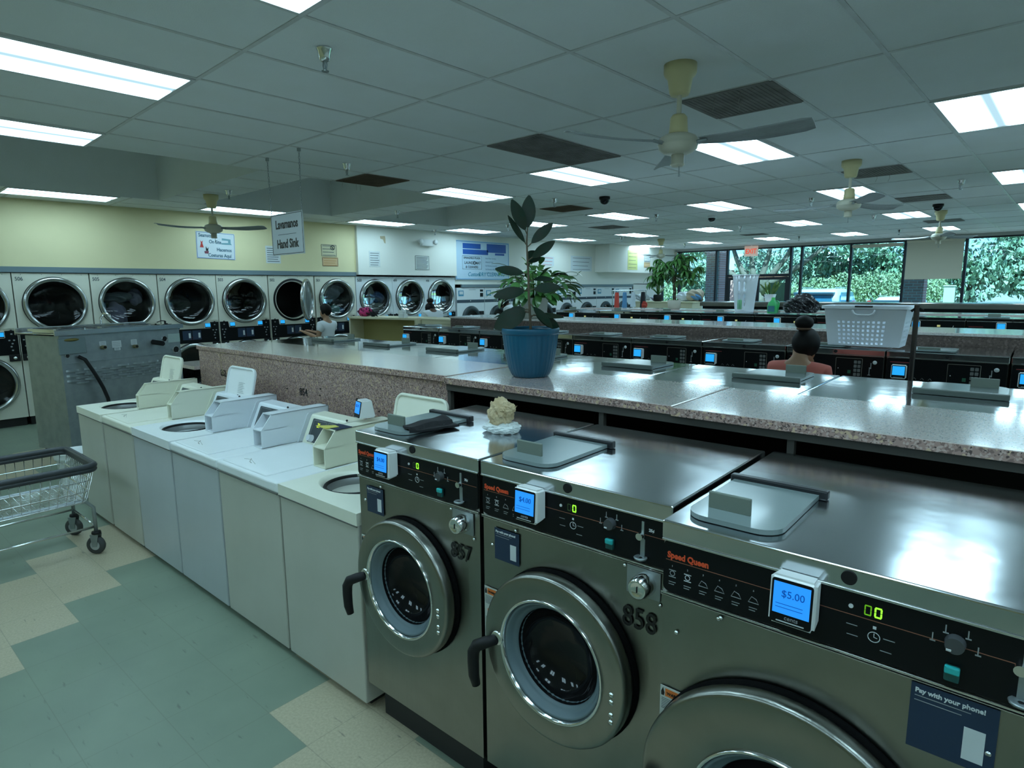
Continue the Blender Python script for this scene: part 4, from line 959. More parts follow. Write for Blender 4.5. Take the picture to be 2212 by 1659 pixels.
DY = [('507',.684,'cream'),('506',1.57,'cream'),('505',2.46,'cream'),('504',3.35,'cream'),('503',4.235,'cream'),('502',5.13,'cream'),('501',6.03,'cream'),('500',6.92,'white'),('499',7.80,'white'),('498',8.67,'white')]
info = {'507':'cream stacked dryer at far left end of the wall','506':'cream stacked dryer left of 505, dark window','505':'cream stacked dryer numbered 505 with lilac washing tumbling','504':'cream stacked dryer numbered 504, dark empty window','503':'cream stacked dryer numbered 503, dark empty window','502':'cream stacked dryer numbered 502 with its chrome door open','501':'cream stacked dryer numbered 501 full of grey and mint laundry','500':'white stacked dryer numbered 500 holding grey clothes','499':'white stacked dryer, middle of three, window reflecting daylight','498':'white stacked dryer at right end beside the dry cleaning board'}
for num, y, st in DY:
    src = dc if st == 'cream' else dw
    o = src if st not in used else dup(src, (0,0,0), DRZ, ''); used[st] = used.get(st) or []
    used[st].append((o, num, y))
for st in used:
    for o, num, y in used[st]:
        o.location = wallp(y); o['label'] = info[num]; o['group'] = 'stacked dryers along the left wall'
        dryer_door(o, 1.655, num == '502'); dryer_door(o, .61)
        big = num in ('500',)
        txt(num, .085 if big else .07, NUMB if big else SGREY, o, (.03,-.002,1.985), bold=.0008, sx=.85, name='machine_number')
        if num in ('505','504','501','500'):
            ld = thing('laundry_load', {'505':'lilac and grey laundry tumbling inside dryer numbered 505','504':'dim dark laundry behind the glass of dryer numbered 504','501':'grey, mint and blue laundry inside dryer numbered 501','500':'khaki and denim laundry inside white dryer numbered 500'}[num], 'laundry', wallp(y), DRZ)
            A = lambda *a, **k: laundry(ld, *a, name='garment', **k)
        if num == '505': A((.33,.16,1.47), .12,.09,.19, CL['lilac'], 1); A((.38,.2,1.74), .22,.1,.07, CL['grey'], 2); A((.62,.2,1.74), .09,.08,.12, CL['lilac'], 3)
        if num == '504': A((.40,.3,1.6), .14,.1,.16, mat('cloth shade', (.08,.09,.08), .9), 4)
        if num == '501': A((.40,.14,1.80), .24,.09,.13, CL['grey'], 5); A((.47,.14,1.43), .11,.08,.09, CL['mint'], 6); A((.60,.16,1.42), .09,.08,.07, CL['blue'], 7)
        if num == '500': A((.33,.14,1.5), .16,.09,.20, CL['khaki'], 8); A((.60,.16,1.66), .15,.09,.13, CL['denim'], 9); A((.35,.18,1.8), .16,.09,.12, CL['khaki'], 10); A((.55,.16,1.45), .2,.09,.13, CL['khaki'], 12)
# small single dryers further along
def small_proto():
    t = thing('stacked_dryer', '', 'dryer', (0,0,0), DRZ); W, H = .92, 1.852; cx, cz = .46, 1.12
    g = G(); g.box(.003,W-.003,.0,.9,.1,H,.004,1); part('cabinet', g, DRYW, t)
    g = G(); g.box(.02,W-.02,.05,.88,0,.1); part('plinth', g, PLINTH, t)
    g = G(); g.box(.006,W-.006,-.004,.002,1.505,1.575); b = part('control_band', g, mat('slate band', (.035,.055,.08), .4), t)
    g = G(); g.cyl((W*.48,-.004,1.55),(W*.48,-.008,1.55),.012,seg=10); part('indicator', g, PRINTW, b)
    g = G(); g.box(.05,.22,-.003,.0,1.66,1.79); s_ = part('instruction_sticker', g, mat('blue sticker', (.06,.25,.40), .5), t)
    g = G(); g.box(.08,.20,-.005,-.002,1.70,1.77); part('sticker_print', g, STKW, s_)
    g = G(); g.box(.40,.62,-.003,0,1.80,1.81); part('maker_script', g, PRINT, t)
    for z0, z1 in ((1.76,1.81),(1.64,1.73)):
        g = G(); g.box(.77,.87,-.006,0,z0,z1); part('coin_window', g, BLACKP, t)
    g = G(); g.lathe([(.31,.0),(.31,-.02),(.27,-.045),(.21,-.05),(.20,-.03)], (cx,0,cz), 'Y', 44); d = part('dryer_door', g, mat('dark door rim', (.02,.035,.04), .35), t)
    g = G(); g.lathe([(.202,-.032),(.18,-.02),(.1,.0),(0,.005)], (cx,0,cz), 'Y', 36); part('door_window', g, DGLASS, d)
    g = G(); g.box(cx+.27,cx+.40,-.04,0,cz+.06,cz+.18,.006); part('door_latch', g, BLACK, t)
    return t
sp = small_proto()
SY = [9.60,10.50,11.42,12.34,13.26,14.19,15.17,16.13]
for k, y in enumerate(SY):
    o = sp if k == 0 else dup(sp, (0,0,0), DRZ, '')
    o.location = wallp(y); o.scale = (((SY+[17.13])[k+1]-y-.006)/.92,1,1)
    o['label'] = f'white single door dryer with slate band, {nth[k]} right of the dry cleaning board'; o['group'] = 'smaller white dryers past the sign board'
    if k == 0: o['label'] = 'white single door dryer right under the dry cleaning board'

# ------------------------------------------------------------------ wall signs
def wsign(name, label, cat, y0, y1, z0, z1, m, off=.0, th=.006, tilt=0):
    t = thing(name, label, cat, wallp((y0+y1)/2, (z0+z1)/2, off), DRZ); w, h = (y1-y0)/2, (z1-z0)/2
    g = G(); g.box(-w, w, -th, -.0005, -h, h); b = part('board', g, m, t); b.rotation_euler = (0, tilt, 0); b['_'] = 1; del b['_']
    return t, b, w, h
t, b, w, h = wsign('sewing_sign', 'white sign reading Seamstress On Site, Hacemos Costuras Aqui on yellow wall', 'sign', 3.97, 4.59, 2.345, 2.775, SIGNW, tilt=.03)
g = G(); g.tube([(u,-.007,v) for u, v in rrect(-w+.01,w-.01,-h+.01,h-.01,.01,2)], .003, 4, True); part('border', g, SBLUE, b)
for s_, x, z, sz in (('Seamstress',-w+.04,h-.085,.078),('On Site',-.11,h-.18,.078),('Hacemos',.01,-h+.13,.078),('Costuras Aquí',-.13,-h+.035,.078)): txt(s_, sz, mat('sign blue grey lettering', (.03,.12,.18), .5), b, (x,-.0075,z), bold=.0016, sx=.82)
g = G(); g.prism([(-.245,.07),(-.235,.03),(-.255,-.04),(-.195,-.04),(-.215,.03),(-.205,.07),(-.222,.05),(-.23,.05)], -.009, -.006); part('red_dress_picture', g, RED, b)
g = G(); g.prism([(-.19,-.10),(-.12,-.09),(-.125,-.135),(-.18,-.135)], -.009, -.006); part('basket_picture', g, mat('maroon', (.20,.05,.08), .6), b)
g = G(); g.prism([(-.16,-.09),(-.13,-.09),(-.12,-.03),(-.14,-.06),(-.165,-.02)], -.009, -.006); part('dark_figure_picture', g, NUMB, b)
g = G(); g.prism([(.09,.03),(.26,.03),(.24,.055),(.24,.12),(.10,.13),(.10,.095),(.20,.095),(.20,.06),(.09,.05)], -.009, -.006); part('sewing_machine_picture', g, mat('pale teal print', (.16,.33,.38), .5), b)
def notice(label, y0, y1, z0, z1, lines, m=PAPER, border=False, head=None, off=0, band=None, lm=None):
    t, b, w, h = wsign('wall_notice', label, 'notice', y0, y1, z0, z1, m, off, .003)
    if border:
        g = G(); g.tube([(u,-.004,v) for u, v in rrect(-w+.008,w-.008,-h+.008,h-.008,.012,3)], .0035, 4, True); part('border', g, NUMB, b)
    for k in range(lines):
        z = h*.72-(1.5*h)*k/max(lines-1,1); ww = w*(.82-.2*((k*7) % 3)/2)
        g = G(); g.box(-w*.82, ww, -.0042, -.003, z-.004, z+.006); part('text_line', g, lm or SGREY, b)
    return t, b, w, h
notice('white paper notice behind the hanging hand sink sign', 5.12, 5.39, 2.30, 2.60, 7)
t, b, w, h = notice('bordered please do not sit notice with crossed circle on yellow wall', 6.20, 6.53, 2.45, 2.68, 4, mat('cream notice', (.62,.58,.38), .7), True)
g = G(); g.tube([(.075+.042*cos(a),-.006,.055+.042*sin(a)) for a in [i*pi/10 for i in range(20)]], .005, 4, True); g.tube([(.045,-.006,.085),(.105,-.006,.025)], .005, 4); g.tube([(.06,-.006,.04),(.08,-.006,.06),(.09,-.006,.04)], .007, 4); part('crossed_circle', g, NUMB, b)
t, b, w, h = notice('peach paper note under the do not sit notice', 6.21, 6.55, 2.27, 2.44, 4, PAPERO, True, lm=mat('orange print', (.5,.25,.08), .6))
notice('white paper notice above dryer numbered 500', 7.21, 7.47, 2.28, 2.59, 6, off=.072)
notice('black framed rules notice above the middle white dryer', 8.36, 8.75, 2.235, 2.54, 9, mat('white notice', (.66,.70,.68), .6), True, off=.072)
g = G(); g.prism([(-.07,.05),(.05,.06),(.06,.01),(.06,-.09),(.03,-.08),(-.0,-.01),(-.06,.0)], -.002, -.0005); t = thing('paint_patch', 'tan patch of bare plaster high on the pale wall', 'paint patch', wallp(7.56,2.84,.071), DRZ); part('patch', g, mat('bare plaster', (.50,.42,.28), .9), t)
t = thing('emergency_light', 'white twin lamp emergency light high on pale wall', 'emergency light', wallp(8.66,2.81,.07), DRZ)
g = G(); g.box(-.16,.16,-.09,0,-.07,.07,.012); part('battery_box', g, READW, t)
for s_ in (-1,1):
    g = G(); g.lathe([(.03,.02),(.055,-.04),(.06,-.05),(0,-.055)], (s_*.20,-.06,.02), 'Y', 18); part('lamp_head', g, READW, t)
# dry cleaning board
t, b, w, h = wsign('dry_cleaning_board', 'large pale blue laundromat and dry cleaning sign board on left wall', 'sign', 9.555, 11.34, 2.035, 2.93, SIGNB, .0, .03)
g = G(); g.tube([(u,-.031,v) for u, v in rrect(-w+.02,w-.02,-h+.02,h-.02,.01,2)], .007, 4, True); part('border', g, mat('sign light blue', (.10,.35,.65), .5), b)
for x0, x1, z0, z1 in ((-.66,-.09,.27,.385),(-.66,.16,.14,.25),(.12,.78,.20,.40),(.40,.72,.14,.185)):
    g = G(); g.box(x0,x1,-.034,-.03,z0,z1); part('blue_block', g, SBLUE, b)
g = G(); g.tube([(u,-.032,v) for u, v in [(-.68,-.20),(-.06,-.20),(-.06,.10),(-.68,.10)]], .003, 4, True); part('logo_frame', g, SGREY, b)
for s_, x, z, sz, m_ in (('SPRINGFIELD PLAZA',-.64,.035,.062,SGREY),('LAUNDR MAT',-.62,-.085,.088,SGREY),('& CLEANERS',-.58,-.175,.075,SGREY),('Custom',-.52,-.36,.13,STEALL),('DRY CLEANING',-.16,-.36,.13,STEALL)):
    o = txt(s_, sz, m_, b, (x,-.033,z), bold=.0015, sx=.95 if sz > .08 else .95, shear=.3 if s_ == 'Custom' else 0)
g = G(); g.tube([(-.30+.035*cos(a),-.034,-.055+.035*sin(a)) for a in [i*pi/8 for i in range(16)]], .008, 5, True); part('washer_emblem', g, SGREY, b)
for k, s_ in enumerate(('One Hour Service','Wash & Fold','Full Service Laundry','Full Service Alterations','Full Service Shirts')): txt(s_, .055, mat('sign pale script', (.22,.38,.52), .5), b, (.06,-.033,.04-.085*k), shear=.25, sx=.9)
t, b, w, h = notice('white sign with grey pictures on far left wall beside the soffit', 13.9, 14.9, 2.30, 2.72, 4, SIGNW)
t, b, w, h = notice('small white notice with red figures behind the peace lily', 12.65, 13.15, 2.42, 2.66, 3, SIGNW, lm=RED)
t, b, w, h = notice('tall yellow poster on the pale soffit box', 16.05, 16.6, 2.36, 2.93, 5, PAPERY, off=.492)
t, b, w, h = notice('small black bordered notice on pale soffit box', 16.98, 17.35, 2.62, 2.86, 4, PAPER, True, off=.492)
t, b, w, h = notice('peach note below the bordered notice on soffit box', 16.98, 17.35, 2.44, 2.60, 2, PAPERO, off=.492)
# hanging sign
t = thing('hanging_sign', 'hanging white sign on chains reading Lavamanos above Hand Sink', 'sign', (-5.53, 2.895, 2.345))
g = G(); g.box(-.30,.30,-.004,.004,-.19,.19); b = part('sign_board', g, mat('sign board dull white', (.52,.57,.60), .5), t)
g = G(); g.tube([(u,-.0045,v) for u, v in rrect(-.29,.29,-.18,.18,.006,2)], .0025, 4, True); part('border', g, NUMB, b)
txt('Lavamanos', .112, NUMB, b, (0,-.005,.055), bold=.0032, sx=.86, align='CENTER'); txt('Hand Sink', .112, NUMB, b, (0,-.005,-.125), bold=.0032, sx=.88, align='CENTER')
g = G(); g.box(-.17,.17,-.006,-.004,-.004,.0); part('divider_line', g, SGREY, b)
for s_ in (-1, 1):
    g = G(); n = 22; x0, z0, x1, z1 = s_*.285, .175, s_*.30, CEIL-2.345
    for k in range(n):
        f = k/n; f2 = (k+1.25)/n; p = Vector((x0+(x1-x0)*f,0,z0+(z1-z0)*f)); q = Vector((x0+(x1-x0)*f2,0,z0+(z1-z0)*f2)); c = (p+q)/2; hh = (q-p).length/2*.95; ww = .0065
        ax = Vector((1,0,0)) if k % 2 else Vector((0,1,0))
        g.tube([c+Vector((0,0,hh*sin(a)))+ax*ww*cos(a) for a in [i*pi/4 for i in range(8)]], .0024, 4, True)
    part('chain', g, GALV, t, kind='stuff')
    g = G(); g.box(s_*.30-.012,s_*.30+.012,-.012,.012,CEIL-2.345-.03,CEIL-2.345); part('ceiling_clip', g, GALV, t)

# ------------------------------------------------------------------ sink unit, bucket, laundry cart
st_ = thing('utility_sink_cabinet', 'galvanised steel cabinet with sinks on top, pipes and black hose', 'sink cabinet', m2c(-8.02,1.84), MR+radians(106.2))
g = G(); g.box(0,1.44,0,.62,.06,1.352); part('cabinet', g, GALV, st_)
g = G(); g.box(.04,1.40,.05,.58,0,.06); part('plinth', g, PLINTH, st_)
g = G(); g.box(-.01,1.45,-.010,0,1.045,1.05); part('ledge', g, GALV, st_)
g = G()
g.box(-.06,1.48,-.03,.70,1.372,1.38)
g.box(-.06,1.48,-.035,-.025,1.355,1.41,.003,1); g.box(-.06,1.48,.69,.70,1.355,1.43,.003,1)
part('counter_top', g, EDGE, st_)
for x0, x1 in ((-.03,.36),(.46,1.14)):
    g = G(); P = rrect(x0,x1,.06,.56,.07,5); A = [g.bm.verts.new((u,v,1.425)) for u,v in P]; B = [g.bm.verts.new((u,v,1.40)) for u,v in P]; q = rrect(x0+.03,x1-.03,.09,.53,.06,5); C2 = [g.bm.verts.new((u,v,1.425)) for u,v in q]; D2 = [g.bm.verts.new((u,v,1.384)) for u,v in q]
    n = len(P)
    for X, Y in ((B,A),(A,C2),(C2,D2)):
        for k in range(n): g.bm.faces.new([X[k],X[(k+1)%n],Y[(k+1)%n],Y[k]])
    g.bm.faces.new(D2); part('sink_bowl', g, CHROME, st_)
g = G(); g.tube([(.85,.62,1.38),(.85,.62,1.50),(.85,.55,1.56),(.85,.45,1.55),(.85,.42,1.50)], .012, 8); g.cyl((.77,.62,1.38),(.77,.62,1.43),.015); g.cyl((.93,.62,1.38),(.93,.62,1.43),.015); part('faucet', g, CHROME, st_)
g = G(); g.cyl((1.33,.1,1.38),(1.33,.1,1.45),.012); g.tube([(1.33,.1,1.45),(1.28,.1,1.455),(1.22,.1,1.44)],.006,6); part('drinking_tap', g, BLACK, st_)
g = G(); g.box(-.02,.262,-.02,0,1.15,1.325,.004,1); jb = part('junction_box', g, mat('grey steel box', (.20,.25,.26), .5, .4), st_)
g = G(); g.lathe([(0,-.02),(.075,-.02),(.078,-.023),(0,-.025)], (0,0,0), 'Y', 24); o = part('maker_badge', g, mat('brass badge', (.30,.24,.08), .5, .5), jb, loc=(.115,0,1.306)); o.scale = (1,1,.22)
for x, z in ((.449,1.195),(.826,1.172)):
    g = G(); g.cyl((x,0,z),(x,-.05,z),.022,seg=12); v = part('hose_valve', g, mat('brass valve', (.28,.24,.12), .4, .7), st_)
    g = G(); g.cyl((x,-.05,z),(x,-.055,z),.015,seg=12); part('valve_opening', g, BLACK, v)
for x0, x1, z0, z1 in ((.42,.495,1.212,1.262),(.562,.67,1.178,1.256),(.585,.655,1.145,1.175),(.79,.863,1.192,1.255),(1.275,1.44,1.18,1.287)):
    g = G(); g.box(x0,x1,-.003,0,z0,z1); l = part('paper_label', g, STKW if x0 < 1.2 else mat('pale green label', (.42,.52,.50), .6), st_)
    for k in range(3 if x0 < 1.2 else 0):
        zz = z0+(z1-z0)*(.25+.25*k); g = G(); g.box(x0+.008,x1-.012,-.004,-.0025,zz,zz+.002); part('text_line', g, SGREY, l)
g = G(); g.cyl((1.065,0,1.205),(1.11,-.13,1.185),.03,seg=16,cap=False); g.cyl((1.11,-.128,1.185),(1.11,-.129,1.185),.026,seg=16); part('drain_pipe', g, BLACK, st_)
for x, z, r_ in ((1.225,1.231,.032),(1.371,1.082,.04),(.063,1.133,.02)):
    g = G(); g.lathe([(r_*1.15,-.002),(r_*1.1,-.01),(r_,-.008),(r_*.95,.0)], (x,0,z), 'Y', 20); k_ = part('knockout_ring', g, EDGE, st_)
    g = G(); g.cyl((x,-.001,z),(x,-.004,z),r_,seg=20); part('knockout_hole', g, DARK, k_)
g = G(); g.tube([(.167,-.02,1.117),(.21,-.06,1.08),(.263,-.09,.95),(.31,-.10,.84),(.345,-.11,.74),(.376,-.12,.62),(.40,-.12,.35),(.42,-.10,.10),(.5,-.12,.03)], .02, 10); part('black_hose', g, BLACK, st_)
for row in range(6):
    for c in range(6+(row % 2)):
        x = .10+.19*c+.095*(row % 2)+.03*row*0; z = .965-.028*row; 
        g = G(); n = 8; A = [g.bm.verts.new((x-.068+.136*i/n,-.001,z+.012)) for i in range(n+1)]; B = [g.bm.verts.new((x-.068+.136*i/n,-.001-.032*sin(pi*i/n),z-.009)) for i in range(n+1)]
        for i in range(n): f = g.bm.faces.new([A[i],A[i+1],B[i+1],B[i]]); f.smooth = True
        part('louvre', g, mat('louvre steel', (.38,.43,.44), .4, .6), st_)
bk_ = thing('white_bucket', 'white plastic bucket on floor between the sink cabinet and cream washer', 'bucket', m2c(-6.42,1.50), MR)
g = G(); g.lathe([(0,.0),(.12,.0),(.125,.01),(.15,.36),(.155,.365),(.165,.365),(.168,.385),(.172,.42),(.176,.425),(.17,.428),(.16,.42),(.145,.36),(.118,.02),(0,.015)], seg=32); part('bucket_body', g, READW, bk_)
g = G(); g.tube([(-.17,0,.39),(-.12,-.10,.30),(0,-.16,.26),(.12,-.10,.30),(.17,0,.39)], .003, 6); part('bucket_handle', g, GALV, bk_)
# wire laundry cart at the left edge
ct = thing('laundry_cart', 'chrome wire laundry cart with grey rubber rim beside cream washers', 'laundry cart', m2c(-5.14,.80), MR)
hw, hl, zt, zb = .36, .42, .655, .40      # half sizes of the basket, rim height, floor height
RIM = mat('grey vinyl bumper', (.035,.04,.045), .45)
P = rrect(-hw,hw,-hl,hl,.06,5)
g = G(); g.tube([(u,v,zt) for u,v in P], .021, 10, True); g.tube([(u,v,zt-.025) for u,v in P], .018, 10, True); part('bumper_rim', g, RIM, ct, 'dark grey rubber rim')
for k in range(3):
    f = (k+1)/3; zz = zt-.03-(zt-.03-zb)*f; q = rrect(-hw+.01+.05*f,hw-.01-.05*f,-hl+.01+.05*f,hl-.01-.05*f,.05,4)
    g = G(); g.tube([(u,v,zz) for u,v in q], .0045, 6, True); part('wire_hoop', g, CHROME, ct)
g = G()
for k in range(17):
    u = -hw+.04+(2*hw-.08)*k/16; g.tube([(u,-hl+.005,zt-.03),(u*.86,-hl+.06,zb),(u*.86,hl-.06,zb),(u,hl-.005,zt-.03)], .0024, 5)
for k in range(15):
    v = -hl+.04+(2*hl-.08)*k/14; g.tube([(-hw+.005,v,zt-.03),(-hw+.06,v*.87,zb),(hw-.06,v*.87,zb),(hw-.005,v,zt-.03)], .0024, 5)
part('wire_basket', g, CHROME, ct, kind='stuff')
for sx in (-1,1):
    g = G(); x = sx*(hw-.10)
    g.tube([(x,-hl+.02,.14),(x,-hl+.02,.34),(x,-hl+.06,.39),(x,-hl+.12,.40),(x,hl-.12,.40),(x,hl-.06,.39),(x,hl-.02,.34),(x,hl-.02,.14)], .0125, 8); part('frame_tube', g, GALV, ct)
    g = G(); g.tube([(x,-hl+.02,.20),(x,hl-.02,.20)], .008, 8); part('frame_rail', g, CHROME, ct)
for sy in (-1,1):
    g = G(); g.tube([(-hw+.10,sy*(hl-.02),.20),(hw-.10,sy*(hl-.02),.20)], .008, 8); part('frame_rail', g, CHROME, ct)
for sx in (-1,1):
    for sy in (-1,1):
        x, y = sx*(hw-.10), sy*(hl-.02)
        g = G(); g.lathe([(.0,.165),(.028,.165),(.03,.15),(.018,.142),(0,.142)], (x,y,0), 'Z', 16); c = part('caster_cap', g, BLACK, ct)
        g = G()
        for q in (-1,1): g.prism([(x-.035,.145),(x+.025,.145),(x+.006,.055),(x-.024,.055)], y+q*.02-.0015, y+q*.018+.0015)
        fk = part('caster_fork', g, GALV, c); turn_ = Matrix.Translation((x,y,0)) @ Matrix.Rotation(radians(38), 4, 'Z') @ Matrix.Translation((-x,-y,0)); fk.data.transform(turn_)
        g = G(); g.lathe([(.034,-.015),(.06,-.015),(.064,-.006),(.064,.006),(.06,.015),(.034,.015)], (x-.01,y,.065), 'Y', 28); w_ = part('caster_tyre', g, mat('grey rubber tyre', (.05,.055,.055), .6), c); w_.data.transform(turn_)
        g = G(); g.lathe([(0,-.016),(.012,-.016),(.02,-.011),(.042,-.013),(.047,-.011),(.047,.011),(.02,.011),(.012,.016),(0,.016)], (x-.01,y,.065), 'Y', 24); part('caster_hub', g, mat('pale caster hub', (.45,.48,.48), .4), c).data.transform(turn_)

# ------------------------------------------------------------------ baskets, bottle, bags
def rr3(hx, hy, r, z, n=6): return [(u, v, z) for u, v in rrect(-hx, hx, -hy, hy, r, n)]
def loft(g, rings, close=True, smooth=True):
    R_ = [[g.bm.verts.new(p) for p in ring] for ring in rings]
    for A, B in zip(R_, R_[1:]):
        n = len(A)
        for k in range(n): f = g.bm.faces.new([A[k],A[(k+1)%n],B[(k+1)%n],B[k]]); f.smooth = smooth
    return R_
bs = thing('laundry_basket', 'wide white plastic laundry basket with square holes on middle row washer', 'laundry basket', m2c(-1.12,6.05,1.312), MR-.02); bs.scale = (.9,.9,.98)
BASK = mat('white basket plastic', (.72,.76,.82), .4)
g = G(); Hh = .345
hb, ht, db, dt = .30, .345, .15, .185
# front and back walls are grids with real holes
def wall_grid(g, x0b, x0t, y_b, y_t, axis, cols, rows, hole):
    nx, nz = cols*2+1, rows*2+1
    def pt(i, j):
        f = j/nz; xb = x0b+(x0t-x0b)*f; u = -1+2*i/nx; y = y_b+(y_t-y_b)*f
        return (xb*u, y, Hh*f) if axis == 'x' else (y, xb*u, Hh*f)
    V = {}
    def v(i, j):
        if (i, j) not in V: V[(i, j)] = g.bm.verts.new(pt(i, j))
        return V[(i, j)]
    for i in range(nx):
        for j in range(nz):
            if hole(i, j): continue
            g.bm.faces.new([v(i,j), v(i+1,j), v(i+1,j+1), v(i,j+1)])
hf = lambda i, j: (i % 2 == 1 and j % 2 == 1 and 5 <= i <= 24 and 1 <= j <= 12)
for s_ in (-1,1): wall_grid(g, hb, ht, s_*db, s_*dt, 'x', 15, 9, hf)
hs = lambda i, j: (i % 2 == 1 and j % 2 == 1 and 3 <= i <= 13 and 1 <= j <= 12)
for s_ in (-1,1): wall_grid(g, db, dt, s_*hb, s_*ht, 'y', 8, 9, hs)
g.face([(-hb,-db,0),(hb,-db,0),(hb,db,0),(-hb,db,0)])
bmesh.ops.remove_doubles(g.bm, verts=g.bm.verts[:], dist=.0005)
body = part('basket_body', g, BASK, bs); md = body.modifiers.new('thick', 'SOLIDIFY'); md.thickness = .004; md.offset = 0
g = G(); A = rrect(-ht-.002,ht+.002,-dt-.002,dt+.002,.03,5); B = rrect(-ht-.03,ht+.03,-dt-.025,dt+.025,.05,5)
rings = [[(u,v,Hh-.004) for u,v in A], [(u,v,Hh+.004) for u,v in A], [(u,v,Hh+.004) for u,v in B], [(u,v,Hh-.022) for u,v in B], [(u*.985,v*.985,Hh-.022) for u,v in B]]
loft(g, rings, smooth=False); part('basket_rim', g, BASK, bs)
for s_ in (-1,1):
    y = s_*(dt+.018)
    g = G(); g.tube([(-.095,y-.0*s_,Hh-.03),(-.08,y,Hh-.062),(-.05,y,Hh-.075),(.05,y,Hh-.075),(.08,y,Hh-.062),(.095,y,Hh-.03)], .009, 8); part('basket_handle', g, BASK, bs)
    g = G(); g.box(-.075,.075,y-.012,y+.008,Hh-.008,Hh+.006,.002,1); part('handle_slot', g, NUMB, bs)
hm = thing('tall_hamper', 'tall tapered white laundry hamper with slots, green bottles showing inside', 'hamper', m2c(-3.66,10.1,1.405), MR)
g = G(); n = 40
rings = []
for j in range(13):
    f = j/12; r_ = .145+.055*f; rings.append([(r_*cos(2*pi*k/n), r_*.85*sin(2*pi*k/n), .60*f) for k in range(n)])
R_ = [[g.bm.verts.new(p) for p in ring] for ring in rings]
for j in range(12):
    for k in range(n):
        a = k % 10
        if j in (4,5,7,8,9,11) and k % 20 in (8,11,) or (j in (11,) and a in (4,6)) or (j in (2,3) and k % 20 in (8,11)): continue
        f = g.bm.faces.new([R_[j][k],R_[j][(k+1)%n],R_[j+1][(k+1)%n],R_[j+1][k]]); f.smooth = True
g.bm.faces.new(list(reversed(R_[0]))); hb_ = part('hamper_body', g, BASK, hm); md = hb_.modifiers.new('thick', 'SOLIDIFY'); md.thickness = .004
g = G(); g.tube([(.205*cos(2*pi*k/n), .176*sin(2*pi*k/n), .60) for k in range(n)], .009, 8, True); part('hamper_rim', g, BASK, hm)
g = G(); g.tube([(-.05,-.140,.06),(-.05,-.150,.21)], .007, 6); part('green_strip', g, mat('bright green plastic', (.05,.45,.10), .4), hm)
g = G(); g.tube([(-.025,-.142,.06),(-.025,-.152,.21)], .007, 6); part('green_strip', g, mat('bright green plastic', (.05,.45,.10), .4), hm)
g = G(); g.tube([(.0,-.142,.06),(.0,-.152,.21)], .007, 6); part('green_strip', g, mat('bright green plastic', (.05,.45,.10), .4), hm)
jg = thing('detergent_bottle', 'bright green detergent bottle with loop handle beside tall white hamper', 'bottle', m2c(-3.17,9.98,1.405), MR)
GP = mat('green bottle plastic', (.03,.42,.10), .35, noise=(14,.5,(.10,.30,.22)))
g = G(); loft(g, [rr3(.075,.045,.03,0),rr3(.08,.05,.035,.02),rr3(.08,.05,.035,.12),rr3(.065,.045,.03,.17),rr3(.03,.03,.02,.205),rr3(.026,.026,.02,.215)]); part('bottle_body', g, GP, jg)
g = G(); g.tube([(.03,0,.19),(.065,0,.195),(.088,0,.165),(.085,0,.11),(.075,0,.07)], .012, 8); part('bottle_handle', g, GP, jg)
g = G(); g.cyl((0,0,.21),(0,0,.25),.03,.026); part('bottle_cap', g, mat('light green cap', (.10,.6,.15), .35), jg)
g = G(); g.prism([(-.06,.03),(.04,.03),(.04,.12),(-.06,.12)], -.053, -.050); part('bottle_label', g, mat('teal label', (.05,.20,.25), .5), jg)
gb = thing('garbage_bag', 'crumpled shiny black plastic bag on the far washers behind the woman', 'bag', m2c(-2.80,10.15,1.419), MR)
g = G(); b = bmesh.new(); bmesh.ops.create_icosphere(b, subdivisions=5, radius=1); rnd = random.Random(4); ph = [(rnd.uniform(3,9),rnd.uniform(3,9),rnd.uniform(3,9),rnd.uniform(0,6)) for _ in range(10)]
for v in b.verts:
    k = 1+sum(.045*abs(sin(a*v.co.x+c*v.co.y+d*v.co.z+e))-.02 for a,c,d,e in ph); x, y, z = v.co
    v.co = Vector((x*.24*k, y*.18*k, max(0,(z*.14+.08)*k+(.06*math.exp(-((x-.1)**2+y*y)*5)))))
for f in b.faces: f.smooth = False
g._add(b, None); part('bag_body', g, mat('black bin liner', (.012,.012,.014), .25), gb)
g = G(); g.tube([(.02,0,.2),(.05,.01,.235),(.0,-.03,.25),(-.03,.0,.24)], [.03,.02,.02,.012], 8); part('bag_knot', g, mat('black bin liner', (.012,.012,.014), .25), gb)
pb = thing('pink_bag', 'pink and black patterned bag lying on olive shelf unit', 'bag', m2c(-9.22,6.72,1.35), MR+.13)
laundry(pb, (0,0,.085), .16,.10,.085, mat('pink pattern cloth', (.62,.04,.20), .8, speck=[(30,.35,(.05,.01,.02))]), 21, 'bag_body')
laundry(pb, (.19,.02,.055), .09,.07,.055, CL['dark'], 22, 'black_flap')
for k,(x,zs) in enumerate(((-8.37,.12),(-8.20,.07))):
    tb = thing('tissue_box', ['taller white tissue box on the shelf unit','small square white tissue box at shelf edge, in front of the taller one'][k], 'tissue box', m2c(x,6.86-.11*k,1.35), MR+.13)
    g = G(); g.box(-.05,.05,-.05,.05,0,zs,.004,1); part('box', g, PAPER, tb); g = G(); g.prism([(-.02,zs),(.02,zs),(.03,zs+.03),(0,zs+.02),(-.025,zs+.035)], -.004,.004); part('tissue', g, STKW, tb)
